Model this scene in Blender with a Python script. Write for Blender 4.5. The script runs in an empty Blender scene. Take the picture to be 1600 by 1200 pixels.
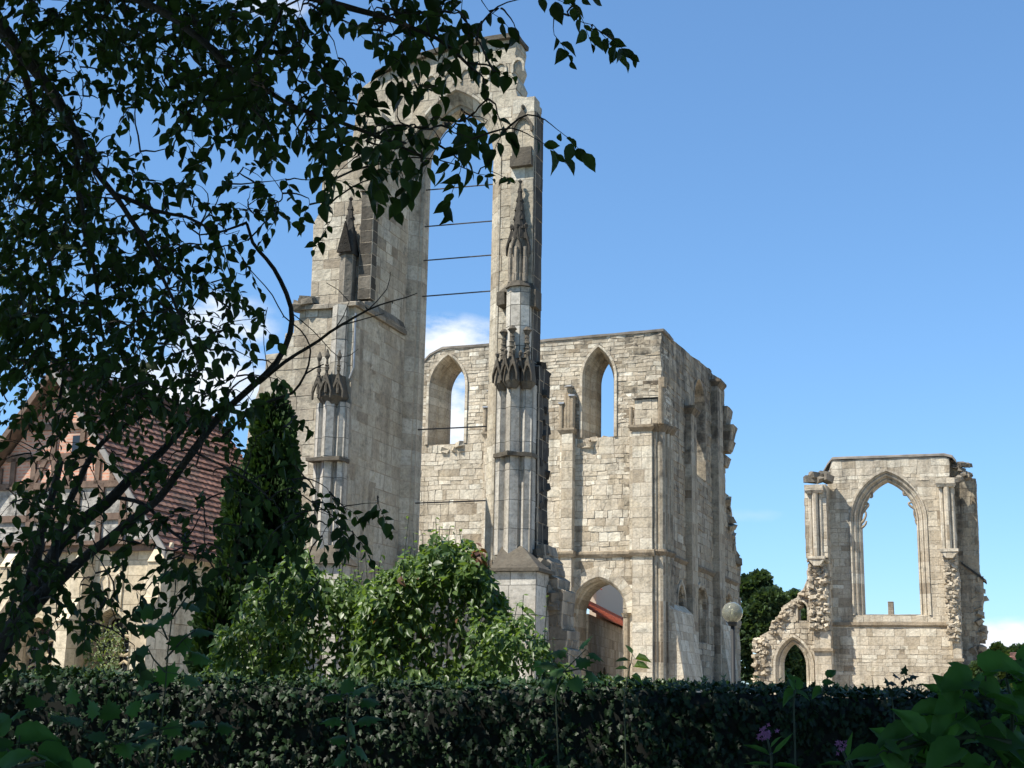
import bpy, bmesh, math, random
import numpy as np
from bisect import bisect_right
from mathutils import Vector, Matrix, noise
from mathutils.geometry import tessellate_polygon

rad = math.radians
C = bpy.context.scene.collection
SC = bpy.context.scene

# ------------------------------------------------------------------ camera, sky, sun
EYE = Vector((0, 0, 1.65)); FPX = 2150.0
RC = Matrix.Rotation(rad(90 + 12.58), 3, 'X') @ Matrix.Rotation(rad(1.1), 3, 'Z')
cam = bpy.data.cameras.new('camera'); cam.lens = 36 * FPX / 1600; cam.sensor_width = 36
cam.clip_start = 0.05; cam.clip_end = 3000
camo = bpy.data.objects.new('camera', cam); C.objects.link(camo)
camo.matrix_world = Matrix.Translation(EYE) @ RC.to_4x4()
SC.camera = camo
SC.view_settings.view_transform = 'Standard'; SC.view_settings.look = 'None'
SC.view_settings.gamma = 1; SC.view_settings.exposure = 0.76
SC.view_settings.use_curve_mapping = False
try:
    SC.cycles.max_bounces = 6; SC.cycles.transparent_max_bounces = 6
    SC.cycles.use_adaptive_sampling = True; SC.cycles.adaptive_threshold = 0.02
except Exception: pass

def ray(px, py):
    return RC @ Vector(((px - 800) / FPX, (600 - py) / FPX, -1))
def at(px, py, dist):
    d = ray(px, py); return EYE + d * (dist / d.y)
RCI = RC.transposed()
def project(p):
    q = RCI @ (Vector(p) - EYE)
    if q.z > -0.05: return None
    return (800 + FPX * q.x / -q.z, 600 - FPX * q.y / -q.z)

SUN_AZ, SUN_EL = 62.0, 54.0           # degrees left of straight behind the camera / above horizon
sv = Vector((-math.sin(rad(SUN_AZ)) * math.cos(rad(SUN_EL)), -math.cos(rad(SUN_AZ)) * math.cos(rad(SUN_EL)), math.sin(rad(SUN_EL))))
sun = bpy.data.lights.new('sun', 'SUN'); sun.energy = 5.0; sun.angle = rad(0.5); sun.color = (1.0, 0.94, 0.84)
suno = bpy.data.objects.new('sun', sun); C.objects.link(suno)
suno.rotation_euler = sv.to_track_quat('Z', 'Y').to_euler(); suno.location = (-20, -10, 40)

world = bpy.data.worlds.new('World'); SC.world = world; world.use_nodes = True
def build_world():
    nt = world.node_tree; N = nt.nodes; L = nt.links; N.clear()
    out = N.new('ShaderNodeOutputWorld'); bg = N.new('ShaderNodeBackground')
    sky = N.new('ShaderNodeTexSky'); sky.sky_type = 'NISHITA'; sky.sun_disc = False
    sky.sun_elevation = rad(SUN_EL); sky.sun_rotation = math.atan2(sv.x, sv.y)
    sky.altitude = 300; sky.air_density = 1.0; sky.dust_density = 0.3; sky.ozone_density = 8.0
    bg.inputs['Strength'].default_value = 0.12
    geo = N.new('ShaderNodeNewGeometry')
    neg = N.new('ShaderNodeVectorMath'); neg.operation = 'SCALE'; neg.inputs['Scale'].default_value = -1
    L.new(geo.outputs['Incoming'], neg.inputs[0])
    D = neg.outputs[0]
    noi = N.new('ShaderNodeTexNoise'); noi.inputs['Scale'].default_value = 16; noi.inputs['Detail'].default_value = 7
    noi.inputs['Roughness'].default_value = 0.6
    st = N.new('ShaderNodeVectorMath'); st.operation = 'MULTIPLY'; st.inputs[1].default_value = (1, 1, 2.0)
    L.new(D, st.inputs[0]); L.new(st.outputs[0], noi.inputs['Vector'])
    def m(op, a, b=None, c=None, clamp=False):
        n = N.new('ShaderNodeMath'); n.operation = op; n.use_clamp = clamp
        for i, v in enumerate((a, b, c)):
            if v is None: continue
            if isinstance(v, (int, float)): n.inputs[i].default_value = v
            else: L.new(v, n.inputs[i])
        return n.outputs[0]
    acc = None
    # clouds: (pixel the cloud's centre is seen at, half width, half height in radians, strength)
    for px, py, sx, sy, k in ((700, 540, .055, .026, 1.0), (700, 650, .09, .034, 1.25), (1590, 1003, .045, .018, 1.1), (430, 5, .035, .012, .6),
                              (340, 520, .05, .035, .9), (300, 610, .09, .03, 1.0), (1180, 805, .03, .006, .12), (60, 830, .12, .04, .8), (1000, 990, .2, .02, .8)):
        d = ray(px, py).normalized()
        rt = d.cross(Vector((0, 0, 1))).normalized(); up = rt.cross(d)
        ds = []
        for ax, s in ((rt, sx), (up, sy)):
            dn = N.new('ShaderNodeVectorMath'); dn.operation = 'DOT_PRODUCT'; dn.inputs[1].default_value = ax
            L.new(D, dn.inputs[0])
            q = m('MULTIPLY', m('SUBTRACT', dn.outputs['Value'], 0.0), 1 / s)
            ds.append(m('MULTIPLY', q, q))
        fr = N.new('ShaderNodeVectorMath'); fr.operation = 'DOT_PRODUCT'; fr.inputs[1].default_value = d
        L.new(D, fr.inputs[0])
        r = m('SQRT', m('ADD', ds[0], ds[1]))
        body = m('SUBTRACT', 1.0, r)
        v = m('ADD', m('MULTIPLY', body, 1.3), m('MULTIPLY', m('SUBTRACT', noi.outputs['Fac'], 0.52), 4.5))
        v = m('MULTIPLY', v, m('MULTIPLY', body, 3.0, clamp=True), clamp=True)
        v = m('MULTIPLY', v, m('MULTIPLY', m('GREATER_THAN', fr.outputs['Value'], 0.5), k), clamp=True)
        acc = v if acc is None else m('MAXIMUM', acc, v)
    mix = N.new('ShaderNodeMixRGB'); mix.inputs['Color2'].default_value = (5.0, 5.3, 5.7, 1)
    tint = N.new('ShaderNodeMixRGB'); tint.blend_type = 'MULTIPLY'; tint.inputs['Fac'].default_value = 1
    tint.inputs['Color2'].default_value = SKYTINT
    gm = N.new('ShaderNodeGamma'); gm.inputs['Gamma'].default_value = 0.75
    L.new(sky.outputs[0], gm.inputs['Color']); L.new(gm.outputs[0], tint.inputs['Color1'])
    L.new(acc, mix.inputs['Fac']); L.new(tint.outputs[0], mix.inputs['Color1'])
    L.new(mix.outputs[0], bg.inputs['Color']); L.new(bg.outputs[0], out.inputs['Surface'])
SKYTINT = (0.98, 1.27, 1.46, 1)
build_world()

# ------------------------------------------------------------------ object helpers
def tag(o, label=None, cat=None, group=None, kind=None):
    if label: o['label'] = label
    if cat: o['category'] = cat
    if group: o['group'] = group
    if kind: o['kind'] = kind
    return o
def thing(name, label, cat, loc=(0, 0, 0), rz=0, group=None):
    o = bpy.data.objects.new(name, None); C.objects.link(o)
    o.location = loc; o.rotation_euler = (0, 0, rz); o.empty_display_size = .3
    return tag(o, label, cat, group)
def link_mesh(name, me, mat, parent=None, smooth=False):
    if mat is not None and not me.materials: me.materials.append(mat)
    o = bpy.data.objects.new(name, me); C.objects.link(o)
    if parent is not None: o.parent = parent
    if smooth:
        me.polygons.foreach_set('use_smooth', [True] * len(me.polygons))
    return o
WORN = {'canopy', 'spire', 'capital', 'blind_gable', 'weathering', 'broken_crown', 'coping', 'band', 'shaft_ring', 'string_course', 'tracery', 'blind_arcade', 'shaft_capital', 'lead_cap'}
def obj(name, bm, mat, parent=None, smooth=False):
    if name in WORN:
        long = [e for e in bm.edges if e.calc_length() > .45]
        for _ in range(3):
            if not long: break
            bmesh.ops.subdivide_edges(bm, edges=long, cuts=1, use_grid_fill=True); long = [e for e in bm.edges if e.is_valid and e.calc_length() > .45]
        for v in bm.verts:
            q = v.co * 6; k = .022 if name != 'lead_cap' else .01
            v.co += Vector((noise.noise(q), noise.noise(q + Vector((7, 1, 3))), noise.noise(q + Vector((2, 9, 5))))) * k
    me = bpy.data.meshes.new(name); bm.to_mesh(me); bm.free()
    return link_mesh(name, me, mat, parent, smooth)

# ------------------------------------------------------------------ materials
MATS = {}
class NT:
    def __init__(s, name):
        s.m = bpy.data.materials.new(name); s.m.use_nodes = True
        s.t = s.m.node_tree; s.N = s.t.nodes; s.L = s.t.links
        s.b = s.N['Principled BSDF']; s.out = s.N['Material Output']
        MATS[name] = s.m
    def n(s, k, **kw):
        x = s.N.new(k)
        for a, v in kw.items():
            if a in x.inputs.keys(): x.inputs[a].default_value = v
            else: setattr(x, a, v)
        return x
    def co(s, scale=(1, 1, 1), which='Object'):
        t = s.n('ShaderNodeTexCoord'); v = s.n('ShaderNodeVectorMath', operation='MULTIPLY'); v.inputs[1].default_value = scale
        s.L.new(t.outputs[which], v.inputs[0]); return v.outputs[0]
    def noise(s, sc, det=4, vec=None, rough=.55):
        x = s.n('ShaderNodeTexNoise', Scale=sc, Detail=det, Roughness=rough)
        s.L.new(vec if vec is not None else s.co(), x.inputs['Vector']); return x.outputs['Fac']
    def ramp(s, src, pts):
        r = s.n('ShaderNodeValToRGB'); e = r.color_ramp.elements
        while len(e) < len(pts): e.new(.5)
        for i, (p, c) in enumerate(pts):
            e[i].position = p; e[i].color = (*c, 1) if isinstance(c, tuple) else (c, c, c, 1)
        s.L.new(src, r.inputs[0]); return r.outputs[0]
    def mix(s, f, a, b, mode='MIX'):
        x = s.n('ShaderNodeMixRGB', blend_type=mode)
        for i, v in ((0, f), (1, a), (2, b)):
            if isinstance(v, (int, float)): x.inputs[i].default_value = v
            elif isinstance(v, tuple): x.inputs[i].default_value = (*v, 1)
            else: s.L.new(v, x.inputs[i])
        return x.outputs[0]
    def math(s, op, a, b=0.0, clamp=False):
        x = s.n('ShaderNodeMath', operation=op, use_clamp=clamp)
        for i, v in ((0, a), (1, b)):
            if isinstance(v, (int, float)): x.inputs[i].default_value = v
            else: s.L.new(v, x.inputs[i])
        return x.outputs[0]
    def bump(s, h, strength=.5, dist=.05):
        x = s.n('ShaderNodeBump', Strength=strength, Distance=dist)
        s.L.new(h, x.inputs['Height']); s.L.new(x.outputs[0], s.b.inputs['Normal'])
    def base(s, c, rough=.9):
        if isinstance(c, tuple): s.b.inputs['Base Color'].default_value = (*c, 1)
        else: s.L.new(c, s.b.inputs['Base Color'])
        s.b.inputs['Roughness'].default_value = rough
        return s

def stone(name, cols, mortar=(.34, .29, .225), stain=.5, crust=(.05, .045, .038), crust_lo=.56, bumpd=.05, top=None):
    """blocks coloured one by one through the face attribute 'tone', lichen and soot stains over them"""
    s = NT(name)
    at_ = s.n('ShaderNodeAttribute', attribute_name='tone')
    t = at_.outputs['Fac']
    c = s.ramp(t, cols)
    s_big = s.noise(.45, 6, rough=.62)
    s_str = s.noise(1.0, 6, s.co((1.6, 1.6, .22)), .6)
    s_fine = s.noise(11, 6, rough=.7)
    s_mid = s.noise(3.1, 5, rough=.65)
    c = s.mix(1.0, c, s.ramp(s_mid, [(.28, .74), (.5, 1.0), (.72, 1.16)]), 'MULTIPLY')
    c = s.mix(.85, c, s.ramp(s_fine, [(.3, .62), (.48, 1.0), (.7, 1.2)]), 'MULTIPLY')
    c = s.mix(.8, c, s.ramp(s_big, [(.35, (.78, .765, .74)), (.6, (1.06, 1.04, 1.0))]), 'MULTIPLY')
    hue = s.noise(1.3, 3)
    c = s.mix(s.ramp(hue, [(.5, 0.0), (.75, .35)]), c, s.mix(1.0, c, (1.02, .93, .76), 'MULTIPLY'))
    # dark mortar
    isj = s.math('LESS_THAN', t, -.1)
    c = s.mix(isj, c, mortar)
    # soot and lichen
    soot = s.math('ADD', s.math('MULTIPLY', s_str, .6), s.math('MULTIPLY', s_mid, .5))
    if top is not None:
        z = s.n('ShaderNodeSeparateXYZ'); s.L.new(s.co(), z.inputs[0])
        for lo, hi, amt in top:
            k = s.n('ShaderNodeMapRange', clamp=True); k.inputs[1].default_value = lo; k.inputs[2].default_value = hi
            k.inputs[3].default_value = 0; k.inputs[4].default_value = amt
            s.L.new(z.outputs['Z'], k.inputs[0]); soot = s.math('ADD', soot, k.outputs[0])
    run = s.noise(1.0, 5, s.co((3.4, 3.4, .13)), .55); patch = s.noise(.33, 4)
    c = s.mix(s.math('MULTIPLY', s.ramp(run, [(.5, 0.0), (.68, .62)]), s.ramp(patch, [(.42, .15), (.6, 1.0)])), c, s.mix(1.0, c, (.40, .375, .34), 'MULTIPLY'))
    lich = s.noise(2.2, 7, s.co((1, 1, 1.3)), .72)
    c = s.mix(s.ramp(lich, [(.56, 0.0), (.66, .5)]), c, (.13, .125, .10))
    f = s.ramp(soot, [(crust_lo, 0.0), (crust_lo + .17, stain)])
    c = s.mix(f, c, crust)
    s.base(c, .93); s.b.inputs['Specular IOR Level'].default_value = .25
    v = s.n('ShaderNodeTexVoronoi', Scale=6.5); s.L.new(s.co(), v.inputs['Vector'])
    h = s.math('ADD', s.math('MULTIPLY', s_fine, .6), s.math('ADD', s.math('MULTIPLY', s_mid, .8), s.math('MULTIPLY', v.outputs['Distance'], .25)))
    s.bump(h, .75, bumpd)
    return s.m

TAN = [(0, (.24, .20, .15)), (.3, (.37, .325, .255)), (.55, (.44, .40, .32)), (.8, (.49, .46, .39)), (1, (.59, .555, .47))]
WARM = [(0, (.29, .24, .175)), (.25, (.42, .365, .28)), (.55, (.505, .45, .36)), (.8, (.575, .53, .435)), (1, (.69, .65, .55))]
GREY = [(0, (.27, .25, .21)), (.4, (.38, .36, .32)), (.75, (.45, .43, .385)), (1, (.52, .50, .45))]
M_tall = stone('tall_ruin_limestone', TAN, stain=.75, crust_lo=.585, top=[(14, 21, .05)])
M_tran = stone('transept_limestone', WARM, stain=.6, crust_lo=.59, top=[(13.8, 16.5, .14)])
M_side = stone('flank_limestone', [(p, (c[0] * .80, c[1] * .775, c[2] * .74)) for p, c in TAN], stain=.85, crust_lo=.53, top=[(10, 17, .08)])  # flank's shade partly put into this darker stone colour, with heavier staining
M_right = stone('choir_limestone', WARM, stain=.6, crust_lo=.57, top=[(11, 14, .06)])
M_grey = stone('grey_ashlar', GREY, mortar=(.09, .085, .075), stain=.8, crust_lo=.63, bumpd=.025)
M_crust = stone('soot_crusted_stone', [(0, (.05, .045, .038)), (.5, (.10, .088, .07)), (1, (.19, .17, .14))], stain=.6, crust_lo=.5)
M_mid = stone('dark_weathered_stone', [(0, (.10, .088, .07)), (.5, (.20, .178, .145)), (1, (.32, .29, .24))], stain=.7, crust_lo=.55)
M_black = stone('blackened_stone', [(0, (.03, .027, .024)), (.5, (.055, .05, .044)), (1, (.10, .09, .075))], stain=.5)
M_white = stone('pale_abbey_stone', [(0, (.42, .35, .25)), (.5, (.54, .47, .35)), (1, (.64, .57, .44))], mortar=(.28, .23, .16), stain=.3, crust_lo=.66, bumpd=.02)

def simple(name, c, rough=.7, metal=0, var=.0, sc=4, bump=0):
    s = NT(name)
    if var:
        col = s.mix(1.0, c, s.ramp(s.noise(sc, 5), [(.3, 1 - var), (.7, 1 + var)]), 'MULTIPLY')
        s.base(col, rough)
        if bump: s.bump(s.noise(sc * 4, 4), bump, .02)
    else: s.base(c, rough)
    s.b.inputs['Metallic'].default_value = metal
    return s.m
M_iron = simple('dark_iron', (.05, .047, .045), .6, .3, .3, 8)
M_lead = simple('weathered_lead', (.30, .31, .32), .45, .5, .25, 6)
M_cope = simple('mortar_coping', (.17, .15, .125), .95, 0, .4, 2, .6)
M_timber = simple('grey_oak_timber', (.13, .085, .06), .85, 0, .35, 6, .4)
M_verge = simple('pale_verge_board', (.22, .205, .185), .7, 0, .25, 5)
M_glassd = simple('dark_leaded_glass', (.02, .024, .028), .15)
M_bark = simple('dark_bark', (.035, .028, .022), .9, 0, .45, 12, .8)
M_barkg = simple('grey_smooth_bark', (.075, .066, .055), .85, 0, .4, 8, .5)
M_stem = simple('green_stem', (.03, .042, .016), .7)
M_pole = simple('dark_painted_pole', (.008, .009, .009), .7)

def leafmat(name, dark, light, rough=.45, trans=.35, tcol=None, spec=.5):
    s = NT(name)
    t = s.n('ShaderNodeAttribute', attribute_name='tone').outputs['Fac']
    c = s.ramp(t, [(0, dark), (1, light)])
    s.base(c, rough); s.b.inputs['Specular IOR Level'].default_value = spec
    tr = s.n('ShaderNodeBsdfTranslucent')
    tc = tcol or (light[0] * 2.2, light[1] * 2.2, light[2] * 1.0)
    s.L.new(s.mix(1.0, s.ramp(t, [(0, .6), (1, 1.0)]), tc, 'MULTIPLY'), tr.inputs['Color'])
    mx = s.n('ShaderNodeMixShader'); mx.inputs[0].default_value = trans
    s.L.new(s.b.outputs[0], mx.inputs[1]); s.L.new(tr.outputs[0], mx.inputs[2]); s.L.new(mx.outputs[0], s.out.inputs['Surface'])
    return s.m
M_elm = leafmat('broad_leaf', (.014, .027, .010), (.048, .086, .024), .6, .24, spec=.2)
M_ivy = leafmat('ivy_leaf', (.005, .011, .004), (.016, .040, .010), .5, .06, spec=.22)
M_shrub = leafmat('dogwood_leaf', (.035, .068, .018), (.11, .175, .042), .42, .35, spec=.5)
M_shred = leafmat('reddened_leaf', (.07, .03, .022), (.15, .075, .035), .5, .3)
M_thuja = leafmat('thuja_scale', (.012, .030, .010), (.040, .080, .020), .7, .12, spec=.2)
M_far = leafmat('far_tree_leaf', (.022, .045, .018), (.06, .10, .035), .6, .2, spec=.3)
M_farl = leafmat('light_conifer_leaf', (.10, .15, .035), (.20, .25, .06), .6, .3, spec=.3)
M_maple = leafmat('maple_leaf', (.025, .06, .016), (.05, .12, .025), .55, .42, spec=.3)
M_dark = leafmat('large_dark_leaf', (.03, .075, .02), (.065, .16, .035), .55, .45, spec=.3)
M_petal = leafmat('pink_petal', (.20, .06, .15), (.40, .16, .33), .6, .25, (.4, .16, .34))
M_climb = leafmat('climber_leaf', (.07, .10, .03), (.16, .20, .07), .5, .3)

def tilemat():
    s = NT('red_clay_tiles')
    t = s.n('ShaderNodeAttribute', attribute_name='tone').outputs['Fac']
    c = s.ramp(t, [(0, (.09, .045, .034)), (.5, (.185, .085, .058)), (1, (.30, .15, .105))])
    c = s.mix(.8, c, s.ramp(s.noise(2.2, 5), [(.32, .42), (.65, 1.2)]), 'MULTIPLY')
    c = s.mix(s.ramp(s.noise(1.1, 6, None, .7), [(.5, 0.0), (.64, .55)]), c, (.075, .07, .05))
    s.base(c, .85); s.bump(s.noise(18, 3), .3, .01); return s.m
M_tile = tilemat()
s = NT('bright_orange_tiles'); t = s.n('ShaderNodeAttribute', attribute_name='tone').outputs['Fac']
s.base(s.ramp(t, [(0, (.36, .075, .03)), (1, (.62, .17, .075))]), .8); M_orange = s.m
def brickmat(name, c1, c2, mo, sc):
    s = NT(name); b = s.n('ShaderNodeTexBrick'); b.inputs['Scale'].default_value = sc
    b.inputs['Color1'].default_value = (*c1, 1); b.inputs['Color2'].default_value = (*c2, 1); b.inputs['Mortar'].default_value = (*mo, 1)
    b.inputs['Mortar Size'].default_value = .03; b.inputs['Brick Width'].default_value = .26; b.inputs['Row Height'].default_value = .085
    x = s.n('ShaderNodeSeparateXYZ'); y = s.n('ShaderNodeCombineXYZ'); s.L.new(s.co(), x.inputs[0])
    s.L.new(s.math('ADD', x.outputs['X'], x.outputs['Y']), y.inputs['X']); s.L.new(x.outputs['Z'], y.inputs['Y']); s.L.new(y.outputs[0], b.inputs['Vector'])
    c = s.mix(.7, b.outputs['Color'], s.ramp(s.noise(3, 5), [(.3, .65), (.7, 1.25)]), 'MULTIPLY')
    s.base(c, .92); s.bump(b.outputs['Fac'], -.4, .01); return s.m
M_brick = brickmat('salmon_brick_infill', (.50, .19, .11), (.62, .27, .17), (.48, .32, .24), 1)
s = NT('rough_white_render')
s.base(s.mix(1.0, (.34, .32, .285), s.ramp(s.noise(5, 6), [(.35, .45), (.6, 1.1)]), 'MULTIPLY'), .95); s.bump(s.noise(9, 5), .8, .05); M_render = s.m
s = NT('board_wall'); w = s.n('ShaderNodeTexWave', Scale=2.2, Distortion=.4); w.bands_direction = 'Y'; s.L.new(s.co(), w.inputs['Vector'])
s.base(s.mix(.35, (.44, .37, .29), s.ramp(w.outputs['Fac'], [(.1, .5), (.4, 1.0)]), 'MULTIPLY'), .9); M_board = s.m
def globemat():
    s = NT('smoky_glass_globe'); s.base((.52, .52, .43), .06)
    s.b.inputs['Transmission Weight'].default_value = .8; s.b.inputs['IOR'].default_value = 1.3
    return s.m
M_globe = globemat()
M_opal = simple('lamp_fitting', (.62, .60, .52), .5)

# ------------------------------------------------------------------ mesh kit
def faces_tone(bm):
    return bm.faces.layers.float.get('tone') or bm.faces.layers.float.new('tone')

def slab(bm, outline, holes, d0, d1, axis='w'):
    """plate: outline and holes in (a, z); a runs along u (axis 'w': thickness d0..d1 along w) or along w (axis 'u')"""
    loops = [outline] + list(holes)
    tri = tessellate_polygon([[Vector((p[0], p[1], 0)) for p in l] for l in loops])
    flat = [p for l in loops for p in l]
    def mk(p, d): return (p[0], d, p[1]) if axis == 'w' else (d, p[0], p[1])
    A = [bm.verts.new(mk(p, d0)) for p in flat]; B = [bm.verts.new(mk(p, d1)) for p in flat]
    fs = []
    for t in tri:
        if len(set(t)) < 3: continue
        try:
            fs.append(bm.faces.new([A[i] for i in t])); fs.append(bm.faces.new([B[i] for i in reversed(t)]))
        except ValueError: pass
    k = 0
    for l in loops:
        n = len(l)
        for i in range(n):
            a, b = k + i, k + (i + 1) % n
            try: fs.append(bm.faces.new([A[a], A[b], B[b], B[a]]))
            except ValueError: pass
        k += n
    bmesh.ops.recalc_face_normals(bm, faces=fs)
    return fs

def prism(bm, poly, z0, z1, top=None):
    """vertical prism over the (u, w) polygon; top = polygon of the same length at z1"""
    top = top or poly
    A = [bm.verts.new((p[0], p[1], z0)) for p in poly]; B = [bm.verts.new((p[0], p[1], z1)) for p in top]
    n = len(poly); fs = [bm.faces.new(list(reversed(A))), bm.faces.new(B)]
    for i in range(n):
        fs.append(bm.faces.new([A[i], A[(i + 1) % n], B[(i + 1) % n], B[i]]))
    bmesh.ops.recalc_face_normals(bm, faces=fs)
    return fs
def rect(u0, u1, w0, w1): return [(u0, w0), (u1, w0), (u1, w1), (u0, w1)]
def box(bm, u0, u1, w0, w1, z0, z1): return prism(bm, rect(u0, u1, w0, w1), z0, z1)
def ngon(u, w, r, n=8, ph=None):
    ph = math.pi / n if ph is None else ph
    return [(u + r * math.cos(ph + 2 * math.pi * i / n), w + r * math.sin(ph + 2 * math.pi * i / n)) for i in range(n)]
def cone(bm, u, w, r0, r1, z0, z1, n=8): return prism(bm, ngon(u, w, r0, n), z0, z1, ngon(u, w, max(r1, .004), n))
def tube(bm, pts, rs, n=8):
    rings = []
    for i, p in enumerate(pts):
        a = pts[max(i - 1, 0)]; b = pts[min(i + 1, len(pts) - 1)]
        t = (b - a); t = t.normalized() if t.length > 1e-6 else Vector((0, 0, 1))
        x = t.cross(Vector((.3, 1, .2))).normalized(); y = t.cross(x)
        r = rs[i] if isinstance(rs, (list, tuple)) else rs
        rings.append([bm.verts.new(p + x * r * math.cos(2 * math.pi * k / n) + y * r * math.sin(2 * math.pi * k / n)) for k in range(n)])
    for i in range(len(rings) - 1):
        for k in range(n):
            bm.faces.new([rings[i][k], rings[i][(k + 1) % n], rings[i + 1][(k + 1) % n], rings[i + 1][k]])
    for rg in (rings[0], rings[-1]):
        try: bm.faces.new(rg)
        except ValueError: pass
def rock(bm, c, s, rng, tone=None):
    ly = faces_tone(bm)
    v = []
    rot = Matrix.Rotation(rng.uniform(-.5, .5), 3, 'Y') @ Matrix.Rotation(rng.uniform(-.5, .5), 3, 'X') @ Matrix.Rotation(rng.uniform(0, 3), 3, 'Z')
    for x in (-1, 1):
        for y in (-1, 1):
            for z in (-1, 1):
                p = Vector((x * s[0], y * s[1], z * s[2])) * .5
                p = Vector([q * rng.uniform(.65, 1.15) for q in p])
                v.append(bm.verts.new(Vector(c) + rot @ p))
    fs = []
    for f in ((0, 1, 3, 2), (4, 6, 7, 5), (0, 4, 5, 1), (2, 3, 7, 6), (0, 2, 6, 4), (1, 5, 7, 3)):
        fs.append(bm.faces.new([v[i] for i in f]))
    t = rng.uniform(0, .55) if tone is None else tone
    for f in fs: f[ly] = t
    bmesh.ops.recalc_face_normals(bm, faces=fs)

def masonry(bm, course=(.26, .46), width=(.35, .85), seed=1, joint=.012, relief=.015, warp=.012, skip_back=True, toneb=(0, 1), protect=None, fine_above=None, sig=.2):
    """cut every upright face into courses of individual stones with recessed joints"""
    rng = random.Random(seed); ly = faces_tone(bm)
    for f in bm.faces: f[ly] = rng.uniform(.2, .7)
    zs = [v.co.z for v in bm.verts]; z0, z1 = min(zs), max(zs)
    cuts = []; z = z0 + rng.uniform(*course) * .7
    while z < z1 - .05:
        cuts.append(z); z += rng.uniform(.12, .21) if fine_above is not None and z > fine_above else rng.choice((rng.uniform(*course), course[0] + (course[1] - course[0]) * rng.random() ** 2))
    for z in cuts:
        bmesh.ops.bisect_plane(bm, geom=bm.verts[:] + bm.edges[:] + bm.faces[:], dist=1e-4, plane_co=(0, 0, z), plane_no=(0, 0, 1))
    groups = {}
    bm.normal_update()
    for f in bm.faces:
        n = f.normal
        if abs(n.z) > .8 or (skip_back and n.y > .9): continue
        k = (bisect_right(cuts, f.calc_center_median().z), round(n.x, 2), round(n.y, 2), round(n.z, 2), round(n.dot(f.verts[0].co), 1))
        groups.setdefault(k, []).append(f)
    final = []
    for k, fs in groups.items():
        if len(fs) > 1:
            r = bmesh.ops.dissolve_faces(bm, faces=fs, use_verts=False)
            fs = [f for f in set(fs) | set(r['region']) if f.is_valid]
        n = Vector((k[1], k[2], 0)).normalized(); t = Vector((-n.y, n.x, 0))
        ts = [v.co.dot(t) for f in fs for v in f.verts]; a, b = min(ts), max(ts)
        work = list(fs)
        x = a + rng.uniform(*width) * rng.uniform(.4, 1)
        while x < b - width[0] * .45:
            hit = []; rest = []
            for f in work:
                q = [v.co.dot(t) for v in f.verts]
                if max(q) < x - .02: final.append(f)
                elif min(q) > x + .02: rest.append(f)
                elif max(q) < x + .06 or min(q) > x - .06: rest.append(f)
                else: hit.append(f)
            if hit:
                ge = set(hit)
                for f in hit: ge.update(f.edges); ge.update(f.verts)
                r = bmesh.ops.bisect_plane(bm, geom=list(ge), dist=1e-4, plane_co=t * x, plane_no=t)
                rest += [g for g in r['geom'] if isinstance(g, bmesh.types.BMFace)]
            work = rest
            x += rng.uniform(*width)
        final += work
    final = [f for f in set(final) if f.is_valid]
    if warp:
        for v in bm.verts:
            if protect and protect(v.co): continue
            q = v.co * 1.4
            v.co.x += warp * noise.noise(q); v.co.z += warp * noise.noise(q + Vector((9, 3, 5))); v.co.y += warp * .7 * noise.noise(q + Vector((2, 13, 7)))
    big = [f for f in final if f.calc_area() > .012]
    for f in big:
        f[ly] = toneb[0] + (toneb[1] - toneb[0]) * min(1, max(0, rng.gauss(.5, sig)))
    if joint:
        bm.normal_update()
        r = bmesh.ops.inset_individual(bm, faces=big, thickness=joint, depth=0.0, use_even_offset=True)
        for f in r['faces']: f[ly] = -1
        for f in big:
            if f.is_valid:
                d = rng.uniform(.2, 1) * relief; n = f.normal.copy()
                for v in f.verts: v.co += n * d + Vector((rng.uniform(-1, 1), rng.uniform(-1, 1), rng.uniform(-1, 1))) * relief * .3
    return bm

def arch_pts(cx, hw, zb, zs, za, n=9, m=6):
    h = max(za - zs, hw * .35); r = (hw * hw + h * h) / (2 * hw)
    right = [(cx + hw, zb + (zs - zb) * i / m) for i in range(m)]
    th = math.asin(min(1, h / r)) if r >= hw else math.pi - math.asin(min(1, h / r))
    arc = [(cx + hw - r + r * math.cos(th * i / n), zs + r * math.sin(th * i / n)) for i in range(n + 1)]
    up = right + arc
    return up + [(2 * cx - p[0], p[1]) for p in reversed(up[:-1])]

def rings(bm, specs, axis='w', seed=3, gap=True):
    """specs: list of (arch outline, depth) lofted one to the next: jambs, splays and mouldings"""
    ly = faces_tone(bm); rng = random.Random(seed)
    rows = [[bm.verts.new((p[0], d, p[1]) if axis == 'w' else (d, p[0], p[1])) for p in o] for o, d in specs]
    fs = []
    n = len(rows[0]); tones = [min(1, max(0, rng.gauss(.55, .2))) for _ in range(n)]
    for a, b in zip(rows, rows[1:]):
        for i in range(n - 1):
            f = bm.faces.new([a[i], a[i + 1], b[i + 1], b[i]]); f[ly] = tones[i] + rng.uniform(-.06, .06); fs.append(f)
    bmesh.ops.recalc_face_normals(bm, faces=fs)
    if gap:
        big = [f for f in fs if f.calc_area() > .02]
        r = bmesh.ops.inset_individual(bm, faces=big, thickness=.009, depth=.006, use_even_offset=True)
        for f in r['faces']: f[ly] = -1
    return fs

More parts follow.
